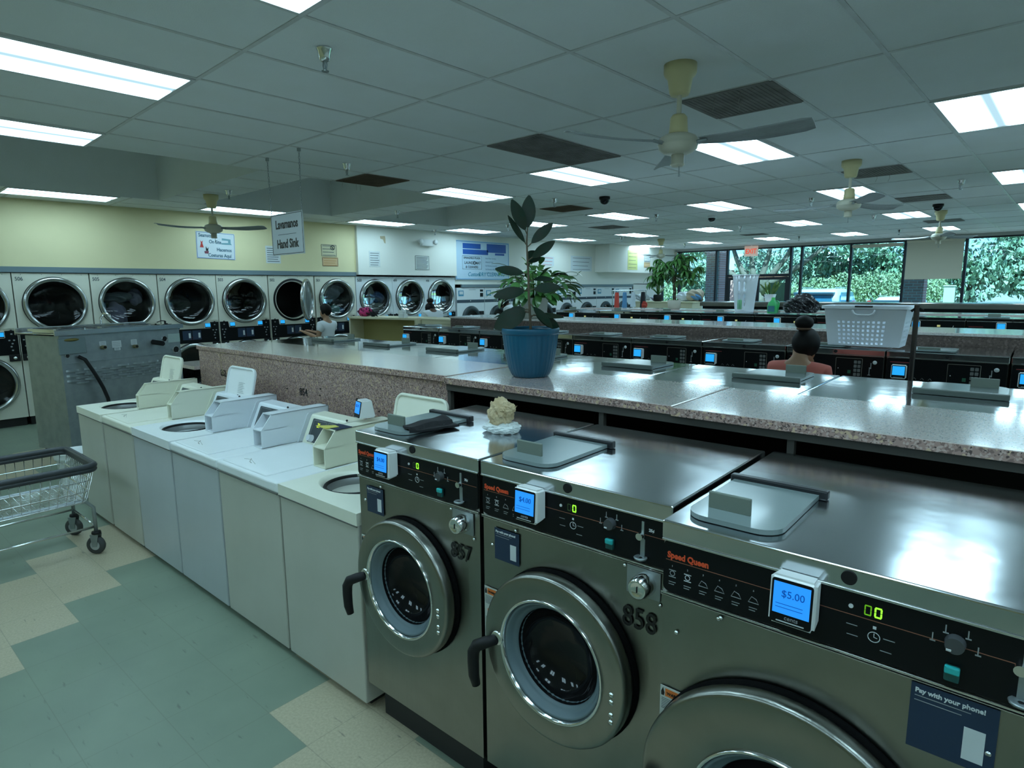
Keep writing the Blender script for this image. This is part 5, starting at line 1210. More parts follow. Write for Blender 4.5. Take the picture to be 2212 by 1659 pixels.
# little things on washer 857
ck = thing('black_cloth', 'folded black cloth lying across the lid of washer 857', 'cloth', m2c(-2.05,1.42,1.262), MR)
g = G(); n = 14
def clothz(x, y):
    base = .018 if (x < .245 and y > .05) else .004
    return base+.006*abs(sin(28*x+9*y))+.003*sin(40*y)
c0, c1, c2, c3 = Vector((.175,.10,0)), Vector((.245,.075,0)), Vector((.305,.285,0)), Vector((.16,.33,0))
T_, B_ = {}, {}
for i in range(n+1):
    for j in range(n+1):
        u, v = i/n, j/n; p = (c0*(1-u)+c1*u)*(1-v)+(c3*(1-u)+c2*u)*v; hh = clothz(p.x,p.y)
        T_[i,j] = g.bm.verts.new((p.x,p.y,hh+.008)); B_[i,j] = g.bm.verts.new((p.x,p.y,hh))
for i in range(n):
    for j in range(n):
        f = g.bm.faces.new([T_[i,j],T_[i+1,j],T_[i+1,j+1],T_[i,j+1]]); f.smooth = True; f = g.bm.faces.new([B_[i,j+1],B_[i+1,j+1],B_[i+1,j],B_[i,j]]); f.smooth = True
for k in range(n):
    for a, b_ in (((k,0),(k+1,0)),((k+1,n),(k,n)),((0,k+1),(0,k)),((n,k),(n,k+1))): g.bm.faces.new([B_[a],B_[b_],T_[b_],T_[a]])
part('folded_cloth', g, mat('black fabric', (.008,.008,.01), .9), ck)
def crumple(parent, c, s, m, seed, name):
    g = G(); b = bmesh.new(); bmesh.ops.create_icosphere(b, subdivisions=4, radius=1); rnd = random.Random(seed); ph = [(rnd.uniform(-9,9),rnd.uniform(-9,9),rnd.uniform(-9,9),rnd.uniform(0,6)) for _ in range(12)]
    for v in b.verts:
        k = .60+sum(.085*abs(sin(a*v.co.x+c_*v.co.y+d*v.co.z+e)) for a,c_,d,e in ph); v.co = Vector((v.co.x*s[0]*k, v.co.y*s[1]*k, v.co.z*s[2]*k))
    g._add(b, Matrix.Translation(c)); return part(name, g, m, parent)
tw = thing('crumpled_white_tissue', 'crumpled white tissue on the top of washer 857', 'tissue', m2c(-1.572,1.77,1.262), MR)
crumple(tw, (0,0,.018), (.062,.048,.021), PAPER, 3, 'tissue_wad'); crumple(tw, (.035,.012,.016), (.03,.028,.016), PAPER, 8, 'tissue_fold')
tb = thing('crumpled_brown_towel', 'crumpled brown paper towel sitting on the white tissue, washer 857', 'paper towel', m2c(-1.572,1.77,1.300), MR)
KRAFT = mat('kraft paper', (.50,.38,.22), .85, noise=(30,.4,(.62,.52,.36)))
crumple(tb, (-.005,0,.032), (.042,.04,.05), KRAFT, 11, 'towel_wad'); crumple(tb, (.028,.0,.055), (.026,.028,.022), KRAFT, 12, 'towel_fold')
g = G(); g.face([(.03,0,.06),(.075,.01,.074),(.06,.012,.064)]); g.face([(.03,0,.06),(.06,.012,.064),(.045,-.01,.05)]); g.face([(-.03,0,.055),(-.055,.01,.07),(-.04,-.015,.045)]); part('towel_corner', g, KRAFT, tb)
# pole cart in the aisle
pc = thing('garment_pole_cart', 'dark upright pole of a laundry cart standing behind the counter, right side', 'laundry cart', m2c(-.585,4.6), MR+.35)
POLE = mat('dark chromed tube', (.10,.085,.085), .25, .8)
g = G(); g.cyl((0,0,.40),(0,0,1.70),.0155,seg=14); part('upright_pole', g, POLE, pc)
g = G(); g.tube([(-.03,0,1.66),(.0,0,1.685),(.035,.0,1.665)], .009, 6); part('bar_hook', g, BLACK, pc)
g = G(); g.tube([(u,v,.74) for u,v in rrect(-.02,.55,-.02,.52,.05,4)], .017, 8, True); part('bumper_rim', g, RIM, pc)
g = G()
for k in range(10): u = .0+.055*k; g.tube([(u,-.01,.73),(u,.03,.42),(u,.47,.42),(u,.51,.73)], .0025, 5)
part('wire_basket', g, CHROME, pc, kind='stuff')
for u in (.02,.5):
    for v in (.02,.48):
        g = G(); g.cyl((u,v,.1),(u,v,.42),.011,seg=8); lg = part('frame_leg', g, GALV, pc)
        g = G(); g.lathe([(0,-.012),(.05,-.012),(.052,0),(.05,.012),(0,.012)], (u,v,.052), 'Y', 18); part('caster_wheel', g, BLACK, lg)

# ------------------------------------------------------------------ plants
def leaf(g, base, d, L, W, droop=.5, fold=.25, n=8, up=Vector((0,0,1)), tip=1.0, roll=0.0, blunt=.6):
    """a curved leaf: starts along d and bends down by droop radians; folded along the midrib"""
    d = Vector(d).normalized(); side = d.cross(up)
    if side.length < .05: side = Vector((1,0,0))
    side.normalize(); side = Matrix.Rotation(roll, 3, d) @ side
    p = Vector(base); rows = []
    for i in range(n+1):
        f = i/n; w = W*.5*(sin(pi*min(1, f*.96+.02))**blunt)*(1-.15*f)
        nrm = side.cross(d).normalized()
        rows.append([g.bm.verts.new(p-side*w+nrm*w*fold), g.bm.verts.new(p), g.bm.verts.new(p+side*w+nrm*w*fold)])
        d = (Matrix.Rotation(-droop/n, 3, side) @ d).normalized(); p = p+d*L/n
    for A, B in zip(rows, rows[1:]):
        for k in range(2): f = g.bm.faces.new([A[k],A[k+1],B[k+1],B[k]]); f.smooth = True
# blue pot and rubber plant
bpot = thing('rubber_plant', 'rubber plant with big dark leaves in ribbed blue pot on the counter', 'potted plant', m2c(-2.03,2.52,1.36), MR)
g = G(); g.lathe([(0,0),(.088,0),(.097,.006),(.105,.02),(.118,.05),(.130,.10),(.141,.17),(.147,.225)], seg=144, flute=.010, nfl=36)
g.lathe([(.147,.225),(.150,.226),(.152,.232),(.154,.252),(.151,.257),(.145,.256),(.141,.235),(.138,.20),(0,.20)], seg=48); part('pot', g, BLUEP, bpot, 'ribbed blue plastic pot')
g = G(); g.lathe([(.139,.215),(.09,.222),(0,.224)], seg=32); part('soil', g, SOIL, bpot)
sy = .0
stem = [(.005,0,.20),(.0,0,.29),(-.008,0,.40),(-.012,0,.52),(-.018,0,.62),(-.022,0,.70),(-.018,0,.745)]
g = G(); g.tube(stem, [.0075,.007,.0065,.006,.005,.0045,.003], 8); part('stem', g, STEM, bpot)
# view direction helpers in the pot's frame: r is to the right of the photo, b is away
vr = Vector((.74,.67,0)); vb = Vector((-.67,.74,0))
leaves = [ # (start height, right, away, up, length, width, droop, how much the blade faces the room)
 (.735, -.42, -.10, .92, .165,.072, .05, .95), (.745, .06, .10, .98, .165,.082, .05, .95), (.675, -.66, .1, .95, .160,.040, -.2, .6), (.675, .86, .05, .80, .150,.060, .1,.85),
 (.605, .86, -.25, .62, .140,.058, .15,.9), (.575, .3, .55, .55, .12,.085, .3, .9), (.535, -.98, .05, .18, .150,.058, .1, .75), (.50, .85,.4,.15, .13,.05,.3,.5), (.455, -.95,-.25,-.15, .165,.07,.15,.8), (.455, .9,-.25,.10, .135,.062,.25,.75),
 (.385, .70, -.3, -.75, .15,.055, .1,.5), (.32, .98,-.1,.02, .150,.045,.25,.5), (.335, -.95,.0,.10, .17,.035,.6,.4)]
for z, r_, b_, u_, L_, W_, dr, ro in leaves:
    k = 1.0
    f = (z-.20)/.545; sx = .005-.023*f
    base = Vector((sx,0,z)); d = (vr*r_+vb*b_+Vector((0,0,u_))).normalized()
    g = G(); pet = base+d*.028; g.tube([base, base+d*.016, pet], .0028, 6); 
    pt_ = part('leaf_stalk', g, STEM, bpot)
    g = G(); leaf(g, pet, d, L_, W_, dr, .12, 10, up=(-vb*ro+Vector((0,0,1.05-ro))).normalized(), blunt=.72); part('leaf', g, LEAFD, pt_)
for (r_, b_, u_, L_, W_, dr, ro, z) in ((-.85,-.35,-.35,.185,.115,.55,.75,.33),(-.6,.3,-.2,.17,.09,.7,.7,.34),(.80,-.35,-.35,.15,.06,.9,.8,.31)):
    d = (vr*r_+vb*b_+Vector((0,0,u_))).normalized(); base = Vector((.003,0,z)); e = base+(vr*r_).normalized()*.03+Vector((0,0,.012)); g = G(); g.tube([base, (base+e)/2+Vector((0,0,.008)), e], .003, 6); pt_ = part('leaf_stalk', g, STEM, bpot)
    g = G(); leaf(g, e, d, L_, W_, dr, .12, 10, up=(-vb*ro+Vector((0,0,1.05-ro))).normalized(), blunt=.72); part('leaf', g, LEAFD, pt_)
# peace lily
pl_ = thing('peace_lily', 'bushy green peace lily in white pot behind the rubber plant', 'potted plant', m2c(-5.60,7.05,1.402), MR)
g = G(); g.lathe([(0,0),(.17,0),(.175,.01),(.20,.26),(.21,.265),(.21,.29),(.20,.29),(.195,.27),(.185,.24),(0,.24)], seg=36); part('pot', g, mat('pale pot', (.55,.57,.52), .4), pl_)
g = G(); g.lathe([(.186,.25),(0,.262)], seg=24); part('soil', g, SOIL, pl_)
LEAFP = mat('glossy peace lily leaf', (.03,.12,.03), .33, noise=(5,.8,(.09,.22,.05)), coat=.3)
g = G(); gs = G(); rnd = random.Random(5)
for k in range(150):
    a = rnd.uniform(0,2*pi); el = rnd.uniform(.1,1.4); rr_ = rnd.uniform(.03,.10); base = Vector((rr_*cos(a),rr_*sin(a),.25)); L1 = rnd.uniform(.20,.46)*(1 if el < .8 else 1.15)
    d = Vector((cos(a)*cos(el),sin(a)*cos(el),sin(el))); e = base+d*L1; gs.tube([base, base+d*L1*.5+Vector((0,0,.02)), e], .004, 4)
    leaf(g, e, (d+Vector((cos(a)*.5,sin(a)*.5,0))).normalized(), rnd.uniform(.20,.34), rnd.uniform(.09,.13), rnd.uniform(.8,1.7), .15, 8, blunt=.7, roll=rnd.uniform(-.6,.6))
part('foliage', g, LEAFP, pl_); part('leaf_stalks', gs, LEAFM, pl_)
for (x, z, m_) in ((-.50,.62,LEAFY),(.62,.60,LEAFM),(-.12,.80,LEAFY),(-.20,.47,LEAFY)):
    g = G(); e = vr*x+Vector((0,0,z)); g.tube([Vector((0,0,.3)), e*.6+Vector((0,0,.22)), e], .0035, 5); leaf(g, e, vr*(.5 if x > 0 else -.5)+Vector((0,0,.7)), .10,.05,.3,.4,6); part('flower_spathe', g, mat('yellow green spathe', (.28,.42,.06), .5) if m_ is LEAFY else LEAFM, pl_)
# money tree
mt = thing('money_tree', 'braided money tree in a cream pot on far counter before windows', 'potted plant', m2c(-5.30,10.95,1.416), MR)
g = G(); g.lathe([(0,0),(.10,0),(.11,.01),(.125,.16),(.118,.17),(.112,.155),(0,.15)], seg=32); part('pot', g, mat('cream pot', (.48,.46,.38), .5), mt)
g = G()
for q in range(3): g.tube([(.022*cos(2.1*q+z*14),.022*sin(2.1*q+z*14),.14+z) for z in [i*.03 for i in range(17)]], .014, 7)
part('braided_trunk', g, STEM, mt)
g = G(); gs = G(); rnd = random.Random(9)
for k in range(64):
    a = rnd.uniform(0,2*pi); el = rnd.uniform(-.25,1.35); R1 = rnd.uniform(.25,.50); d = Vector((cos(a)*cos(el),sin(a)*cos(el),sin(el))); base = Vector((0,0,.60)); e = base+Vector((d.x*R1,d.y*R1,d.z*R1*.95)); gs.tube([base, base+d*R1*.5+Vector((0,0,.03)), e], .004, 4)
    for q in range(6):
        b2 = 2*pi*q/6+a; dd = Vector((cos(b2),sin(b2),-.15)); leaf(g, e, dd, rnd.uniform(.15,.23), rnd.uniform(.05,.075), rnd.uniform(.7,1.4), .2, 5, blunt=.8)
part('foliage', g, mat('money tree leaf', (.04,.14,.03), .42, noise=(8,.7,(.08,.20,.04))), mt); part('leaf_stalks', gs, LEAFM, mt)
# snake plant
sn = thing('snake_plant', 'yellow edged snake plant in a white square pot beside window door', 'potted plant', m2c(-4.47,13.85,1.50), MR)
g = G(); loft(g, [rr3(.07,.07,.012,0),rr3(.10,.10,.012,.16)]); g.face([(-.1,-.1,.15),(.1,-.1,.15),(.1,.1,.15),(-.1,.1,.15)]); part('pot', g, READW, sn)
g = G(); rnd = random.Random(2)
for k in range(16):
    a = rnd.uniform(0,2*pi); t_ = rnd.uniform(.15,.75); leaf(g, (.05*cos(a),.05*sin(a),.15), (cos(a)*t_,sin(a)*t_,1), rnd.uniform(.22,.36), .065, rnd.uniform(-.1,.2), .35, 6, roll=rnd.uniform(0,3), blunt=.5)
part('foliage', g, LEAFY, sn)
# small plant in a black pot and heaps of clothes on the far cream counter
bp2 = thing('small_potted_plant', 'small plant with upright leaves in black pot left of money tree', 'potted plant', m2c(-8.55,16.6,1.42), MR)
g = G(); g.lathe([(0,0),(.10,0),(.13,.05),(.14,.16),(.12,.2),(0,.19)], seg=20); part('pot', g, BLACK, bp2)
g = G(); rnd = random.Random(3)
for k in range(12): a = rnd.uniform(0,2*pi); t_ = rnd.uniform(.1,.9); leaf(g, (0,0,.18), (cos(a)*t_,sin(a)*t_,1), rnd.uniform(.25,.5), .08, .5, .2, 6)
part('foliage', g, LEAFM, bp2)
for i, (x, y, sx, sz, m_, lab) in enumerate([(-9.0,16.5,.22,.13,'pale','heap of pale clothes on far cream counter, left of black pot'),(-8.75,16.85,.14,.08,'lilac','small heap of lilac clothes on the far cream counter'),(-7.9,16.95,.24,.14,'pale','white laundry bag on the far cream counter behind money tree'),(-7.55,16.9,.26,.18,'tan','heap of mixed tan and blue clothes at right end of far cream counter')]):
    h_ = thing('clothes_heap', lab, 'clothes', m2c(x,y,1.42+sz*.92), MR); laundry(h_, (0,0,0), sx,.16,sz, CL[m_], 30+i, 'clothes')
    if i == 3: laundry(h_, (.08,-.06,-.04), .16,.12,.10, CL['blue'], 44, 'blue_garment')
for i, (y, w_, h_, m_, lab) in enumerate([(14.75,.20,.34,'red','red and orange garment hanging near far dryers'),(15.15,.20,.34,'blue','blue garment hanging beside the red one near far dryers'),(15.6,.22,.32,'pale','pale garment hanging beside the blue one near far dryers'),(16.15,.26,.38,'dark','black and red jacket hanging at right near far dryers')]):
    h2 = thing('hanging_garment', lab, 'garment', (-9.05,y*.941,1.705), DRZ)
    g = G(); n = 12
    rings = []
    for j in range(7):
        f = j/6; ww = w_*(.45+.55*f**.6); rings.append([(ww*.5*cos(2*pi*k/n)*(1+.1*sin(3*k+j)), .05*sin(2*pi*k/n), -h_*1.25*f) for k in range(n)])
    loft(g, rings); part('garment', g, CL[m_], h2)
    if m_ == 'dark': laundry(h2, (0,-.05,-.36), .12,.05,.09, CL['red'], 51, 'red_lining')
    g = G(); g.tube([(0,0,0),(.0,0,.03),(.015,0,.045)], .003, 5); part('hanger_hook', g, CHROME, h2)
rl = thing('garment_rail', 'chrome garment rail by the far white dryers carrying hanging clothes', 'garment rail', (-9.05,14.45,0), DRZ)
g = G(); g.cyl((-.78,0,1.752),(.90,0,1.752),.012); part('rail_bar', g, CHROME, rl)
for s_ in (-1,1):
    g = G(); g.cyl((.06+s_*.84,0,.05),(.06+s_*.84,0,1.752),.014); part('rail_post', g, CHROME, rl); g = G(); g.box(.06+s_*.84-.02,.06+s_*.84+.02,-.28,.28,.0,.05,.004,1); part('rail_foot', g, BLACK, rl)

# ------------------------------------------------------------------ people
def skinmesh(pts, edges, root, name, sub=2):
    """pts: {key: (x, y, z, rx, ry)}; grows one continuous surface along the edges"""
    me = bpy.data.meshes.new('sk'); keys = list(pts); idx = {k: i for i, k in enumerate(keys)}
    me.from_pydata([pts[k][:3] for k in keys], [(idx[a], idx[b]) for a, b in edges], [])
    o = bpy.data.objects.new('sk', me); COL.objects.link(o)
    md = o.modifiers.new('skin', 'SKIN'); md.use_smooth_shade = True
    for k in keys:
        sv = me.skin_vertices[0].data[idx[k]]; p = pts[k]; sv.radius = (p[3], p[4] if len(p) > 4 else p[3]); sv.use_root = k == root
    s2 = o.modifiers.new('sub', 'SUBSURF'); s2.levels = s2.render_levels = sub
    dg = bpy.context.evaluated_depsgraph_get(); out = bpy.data.meshes.new_from_object(o.evaluated_get(dg)); out.name = name
    bpy.data.objects.remove(o, do_unlink=True)
    for p in out.polygons: p.use_smooth = True
    return out
def person(label, loc, rz, H, skin, top, bottom, hair, lean=0, arms='down', bun=False, head_tilt=(0,0), sw=.19, drop=0, reach=.28, hz=.63):
    """stands at loc facing local -y; joint heights follow the body height H"""
    t = thing('person', label, 'person', loc, rz)
    def L_(x, y, z):        # lean forward from the hips
        zh = .52*H
        if z > zh: dz = z-zh; y -= dz*sin(lean); z = zh+dz*cos(lean)
        return (x, y, z)
    P, E_ = {}, []
    def add(k, x, y, z, r, r2=None, frm=None):
        P[k] = (*L_(x, y, z), r, r2 or r)
        if frm: E_.append((frm, k))
    add('hip', 0, 0, .53*H, .125, .10); add('waist', 0, 0, .61*H, .115, .085, 'hip'); add('chest', 0, 0, .71*H, .135, .095, 'waist'); add('upchest', 0, .005, .785*H, .125, .085, 'chest'); add('neckb', 0, .01, .83*H, .058, .055, 'upchest'); add('neck', 0, -.0, .858*H, .050, .052, 'neckb')
    hx, hy = head_tilt; add0 = add
    def add(k, x, y, z, r, r2=None, frm=None):
        if k in ('jaw','head','crown','nose','earl','earr'): z -= drop*(.6 if k == 'jaw' else 1); y -= drop*.35
        add0(k, x, y, z, r, r2, frm)
    add('jaw', hx*.3, -.02+hy*.3, .885*H, .06, .068, 'neck'); add('head', hx*.7, -.012+hy*.7, .93*H, .072, .086, 'jaw'); add('crown', hx, .005+hy, .968*H, .058, .07, 'head')
    add('nose', hx*.6, -.092+hy*.6, .908*H, .012, .014, 'head')
    for s_, n in ((-1,'l'),(1,'r')):
        add('sh'+n, s_*sw, .0, .787*H, .050, .053, 'upchest')
        add('ear'+n, s_*.072+hx*.6, .005+hy*.6, .915*H, .010, .018, 'head')
        fwd_ = arms == 'forward'
        if fwd_:
            el = (s_*(sw+.03), -.06, .645*H); wr = (s_*(sw-.06), -reach, hz*H)
        else: el = (s_*(sw+.04), .0, .63*H); wr = (s_*(sw+.05), -.05, .49*H)
        add('el'+n, *el, .040, None, 'sh'+n); m_ = [(a+b)/2 for a, b in zip(el, wr)]; add('fa'+n, *m_, .036, None, 'el'+n); add('wr'+n, *wr, .025, .021, 'fa'+n)
        d = (Vector(wr)-Vector(el)).normalized(); side = Vector((1,0,0)); palm = Vector(wr)+d*.06
        add('pm'+n, *palm, .034, .016, 'wr'+n)
        for q in range(4):
            b_ = palm+side*(-.027+.018*q)+d*.02; ln = (.032,.038,.036,.028)[q]
            dn = Vector((0,0,-1)); m1 = b_+d*ln; m2_ = m1+(d+dn*.6).normalized()*.026; m3 = m2_+(d*.5+dn).normalized()*.018
            add(f'f{n}{q}a', *b_, .0095, None, 'pm'+n); add(f'f{n}{q}b', *m1, .0088, None, f'f{n}{q}a'); add(f'f{n}{q}c', *m2_, .008, None, f'f{n}{q}b'); add(f'f{n}{q}d', *m3, .007, None, f'f{n}{q}c')
        th = Vector(wr)+d*.025-side*s_*.028; th2 = th+(d*.6-side*s_*.8).normalized()*.034; th3 = th2+(d-side*s_*.2).normalized()*.026
        add('t1'+n, *th, .011, None, 'wr'+n); add('t2'+n, *th2, .0095, None, 't1'+n); add('t3'+n, *th3, .008, None, 't2'+n)
        add('th'+n, s_*.09, .0, .47*H, .082, .085, 'hip'); add('kn'+n, s_*.095, -.01, .275*H, .055, .058, 'th'+n); add('ca'+n, s_*.095, .012, .19*H, .050, .055, 'kn'+n); add('an'+n, s_*.095, .01, .045*H, .034, None, 'ca'+n)
        add('ft'+n, s_*.10, -.09, .03, .036, .026, 'an'+n); add('to'+n, s_*.105, -.16, .026, .03, .02, 'ft'+n)
    body = part('body', skinmesh(P, E_, 'hip', 'body'), skin, t)
    # shirt
    Q, F = {}, []
    def cp(k, e, frm=None, sc=1):
        p = P[k]; Q[k] = (p[0], p[1], p[2], p[3]*sc+e, p[4]*sc+e)
        if frm: F.append((frm, k))
    cp('hip', .02); cp('waist', .022, 'hip'); cp('chest', .022, 'waist'); cp('upchest', .032, 'chest'); Q['nk'] = (*L_(0, .008, .835*H), .078, .07); F.append(('upchest','nk'))
    for n in 'lr':
        cp('sh'+n, .026, 'upchest'); a, b_ = Vector(P['sh'+n][:3]), Vector(P['el'+n][:3]); c = a.lerp(b_, .62); Q['sl'+n] = (*c, .066, .066); F.append(('sh'+n,'sl'+n))
    part('shirt', skinmesh(Q, F, 'hip', 'shirt'), top, t)
    Q, F = {}, []
    cp('hip', .012)
    for n in 'lr': cp('th'+n, .012, 'hip'); cp('kn'+n, .018, 'th'+n); cp('ca'+n, .016, 'kn'+n); Q['ha'+n] = (*P['an'+n][:2], .075, .055, .06); F.append(('ca'+n,'ha'+n))
    part('trousers', skinmesh(Q, F, 'hip', 'trousers'), bottom, t)
    for s_, n in ((-1,'left'),(1,'right')):
        f = P['ft'+('l' if s_ < 0 else 'r')]; g = G(); g.ball((f[0]+s_*.003, -.075, .03), .05, .95, 2.5, .72); part('shoe', g, mat('dark shoes', (.04,.04,.045), .6), t)
    # head details
    hd = Vector(P['head'][:3])
    for s_ in (-1,1):
        g = G(); g.ball(hd+Vector((s_*.031,-.078,.0)), .0125, 1, .7, .8, 12, 8); part('eye', g, mat('eye white', (.6,.6,.58), .3), t)
        g = G(); g.ball(hd+Vector((s_*.031,-.087,.0)), .0055, 1, .5, 1, 8, 6); part('pupil', g, HAIR, t)
    g = G(); g.tube([hd+Vector((-.022,-.077,-.062)), hd+Vector((0,-.084,-.062)), hd+Vector((.022,-.077,-.062))], .0045, 6); part('mouth', g, mat('lips', (.25,.08,.07), .5), t)
    g = G(); b = bmesh.new(); bmesh.ops.create_uvsphere(b, u_segments=28, v_segments=18, radius=1)
    c = (hd+Vector(P['crown'][:3]))/2
    for v in b.verts:
        x, y, z = v.co
        # pull the cap back from the face and down to the nape
        k = 1.0; yy = y*.112; 
        if y < 0 and z < .35: yy = max(yy, -.028-.05*max(0, z+.2))
        if y > .1 and z < 0: k = 1-.25*(-z)
        v.co = Vector((x*.094*k, yy+.010, z*(.118 if z > 0 else .105)+.002))
    for f in b.faces: f.smooth = True
    g._add(b, Matrix.Translation(c))
    hr = part('hair', g, hair, t)
    if bun:
        bc = c+Vector((.01,.035,.155)); g = G(); g.ball(bc, .062, 1.05, 1.0, .85, 18, 12, jit=.015); part('hair_bun', g, hair, hr, 'round hair bun')
        g = G(); g.tube([bc+Vector((.042*cos(a),.042*sin(a),-.043)) for a in [i*pi/8 for i in range(16)]], .010, 6, True); part('hair_tie', g, mat('brown hair tie', (.12,.06,.035), .6), hr)
    return t
TAN = mat('warm skin', (.36,.20,.12), .55); BRN = mat('brown skin', (.16,.085,.05), .55)
# woman in coral behind the counter: her back is to the camera
person('person with high hair bun in coral shirt, back to camera, behind counter', m2c(-1.31, 4.72), MR+pi-.18, 1.54, TAN, CORAL, JEAN, HAIR, lean=.10, arms='forward', bun=True, head_tilt=(-.015,-.03), sw=.175, drop=.055)
person('person in white T-shirt with short dark hair reaching towards the open dryer', (-9.58, 5.66, 0), radians(-68), 1.57, TAN, WCOT, JEAN, HAIR, lean=.06, arms='forward', sw=.165, reach=.40, hz=.70, drop=.01)
person('person in white shirt with black hair bun beyond the olive shelf unit', (-8.95, 7.52, 0), radians(-95), 1.74, SKIN2, WCOT, JEAN, HAIR, lean=.12, arms='forward', bun=True, sw=.17, drop=.19)
person('person in white shirt with black hair bending forward beyond the peace lily', (-7.50, 8.40, 0), radians(-62), 1.92, SKIN2, WCOT, JEAN, HAIR, lean=.50, arms='forward', sw=.18, drop=.17)

# ------------------------------------------------------------------ outside the windows
def foliage_mat(name, c1, c2):
    m = mat(name, c1, .7, noise=(1.4,.9,c2)); nt = m.node_tree; b = nt.nodes['Principled BSDF']
    return m
F1 = foliage_mat('tree leaves', (.16,.26,.19), (.34,.43,.32)); F2 = foliage_mat('shrub leaves', (.17,.24,.14), (.28,.34,.20)); F3 = foliage_mat('dark tree leaves', (.08,.17,.11), (.20,.30,.18))
BARK = mat('bark', (.14,.115,.095), .9, noise=(6,.6,(.07,.06,.05)))
def cloud(g, c, sx, sy, sz, n, size, rnd, shell=.55):
    bm = g.bm
    for _ in range(n):
        while True:
            p = Vector((rnd.uniform(-1,1),rnd.uniform(-1,1),rnd.uniform(-1,1)))
            if shell < p.length < 1: break
        q = Vector(c)+Vector((p.x*sx,p.y*sy,p.z*sz)); s = size*rnd.uniform(.6,1.4)
        M = Euler((rnd.uniform(0,6),rnd.uniform(0,6),rnd.uniform(0,6))).to_matrix()
        vs_ = [bm.verts.new(q+M @ Vector(w)*s) for w in ((-.5,0,0),(0,-.3,.05),(.6,0,0),(0,.3,.05))]
        bm.faces.new(vs_)
def tree(label, loc, trunk, clumps, m, seed, leafsize=.22, n=900):
    t = thing('tree', label, 'tree', loc); rnd = random.Random(seed); g = G()
    for path, rr in trunk: g.tube(path, rr, 8)
    part('trunk', g, BARK, t); g = G()
    for c, s3 in clumps:
        cloud(g, c, *s3, int(n*s3[0]*s3[2]/3), leafsize, rnd)
    part('foliage', g, m, t); return t
grnd = G(); grnd.box(-60,40,YF+.2,90,-.12,-.02); struct('ground_outside', grnd, mat('asphalt', (.16,.16,.16), .9, noise=(2,.4,(.22,.21,.20))))
g = G(); g.box(-60,40,28.5,34.5,-.02,.10); struct('grass_verge', g, mat('sunlit grass', (.22,.33,.07), .95, noise=(3,.6,(.34,.42,.10))))
g = G(); g.box(-20,8,YF+.2,21.6,-.02,.0); struct('sidewalk', g, mat('concrete', (.45,.44,.41), .9))
for x0, x1 in ((-9.50,-9.02),(-3.72,-3.22),(2.3,2.8)):
    t = thing('brick_column', {-9.5:'red brick column outside left of the entrance door',-3.72:'red brick column outside below the half lowered blind',2.3:'red brick column outside at far right'}[x0], 'column', ((x0+x1)/2, 20.25, 0))
    g = G(); g.box(-(x1-x0)/2,(x1-x0)/2,-.25,.25,0,3.4); part('brickwork', g, BRICK, t); g = G(); g.box(-.29,.29,-.29,.29,0,.08); part('column_base', g, mat('concrete', (.45,.44,.41), .9), t)
# spreading oak in front of the brick building
T_ = [([(0,0,0),(.1,0,1.0),(.05,0,1.5)],[.42,.36,.36])]
for dx, dz, ex in ((-3.4,2.6,-1.3),(-2.0,3.8,-.9),(-.7,4.4,-.3),(.8,4.2,.3),(2.2,3.6,.9),(3.6,2.7,1.6)): T_.append(([(.05,0,1.35),(ex*.55,0,2.1),(dx*.62,.2,2.0+dz*.35),(dx,.3,1.4+dz)],[.26,.19,.13,.06]))
tree('large spreading tree with forked bare limbs seen through window above the door', (-13.2,34,0), T_, [((-3.6,0,4.6),(2.0,1.5,1.2)),((-1.6,0,5.6),(2.2,1.6,1.3)),((1.0,0,5.8),(2.2,1.6,1.3)),((3.4,0,5.2),(2.0,1.6,1.3)),((5.0,0,4.2),(1.5,1.4,1.1)),((-5.2,0,3.8),(1.4,1.2,1.2))], F1, 1, .24, 1500)
for i, (x, y, h, w, m, lab) in enumerate([(-19.5,38,4.2,2.4,F1,'leafy green tree seen at left window beside the brick column'),(-9.2,36,4.4,2.2,F3,'dense dark tree behind the shrubs, in the tall window right of the door'),(-6.6,37,4.6,2.4,F3,'dense dark tree behind the shrubs, in the window left of the blind'),(-4.2,38,4.6,2.4,F1,'tall leafy tree behind the half lowered blind'),(-1.2,39,4.8,2.6,F3,'tall dark tree at right end beyond parking lot'),(-16.2,46,5.5,3.0,F1,'tall pale tree behind the oak on the left'),(2.5,38,4.6,2.4,F1,'leafy tree farthest right beyond parking lot')]):
    tree(lab, (x,y,0), [([(0,0,0),(.1,0,1.2),(0,0,h*.7)],[.22,.18,.1]),([(0,0,1.2),(.8,0,h*.6)],[.1,.05]),([(0,0,1.3),(-.8,0,h*.65)],[.1,.05])], [((0,0,h*.78),(w*.9,w*.7,h*.42)),((-w*.55,0,h*.55),(w*.6,w*.5,h*.28)),((w*.55,0,h*.55),(w*.6,w*.5,h*.28)),((0,-.3,h*.45),(w*.8,w*.5,h*.25))], m, 20+i, .26, 900)
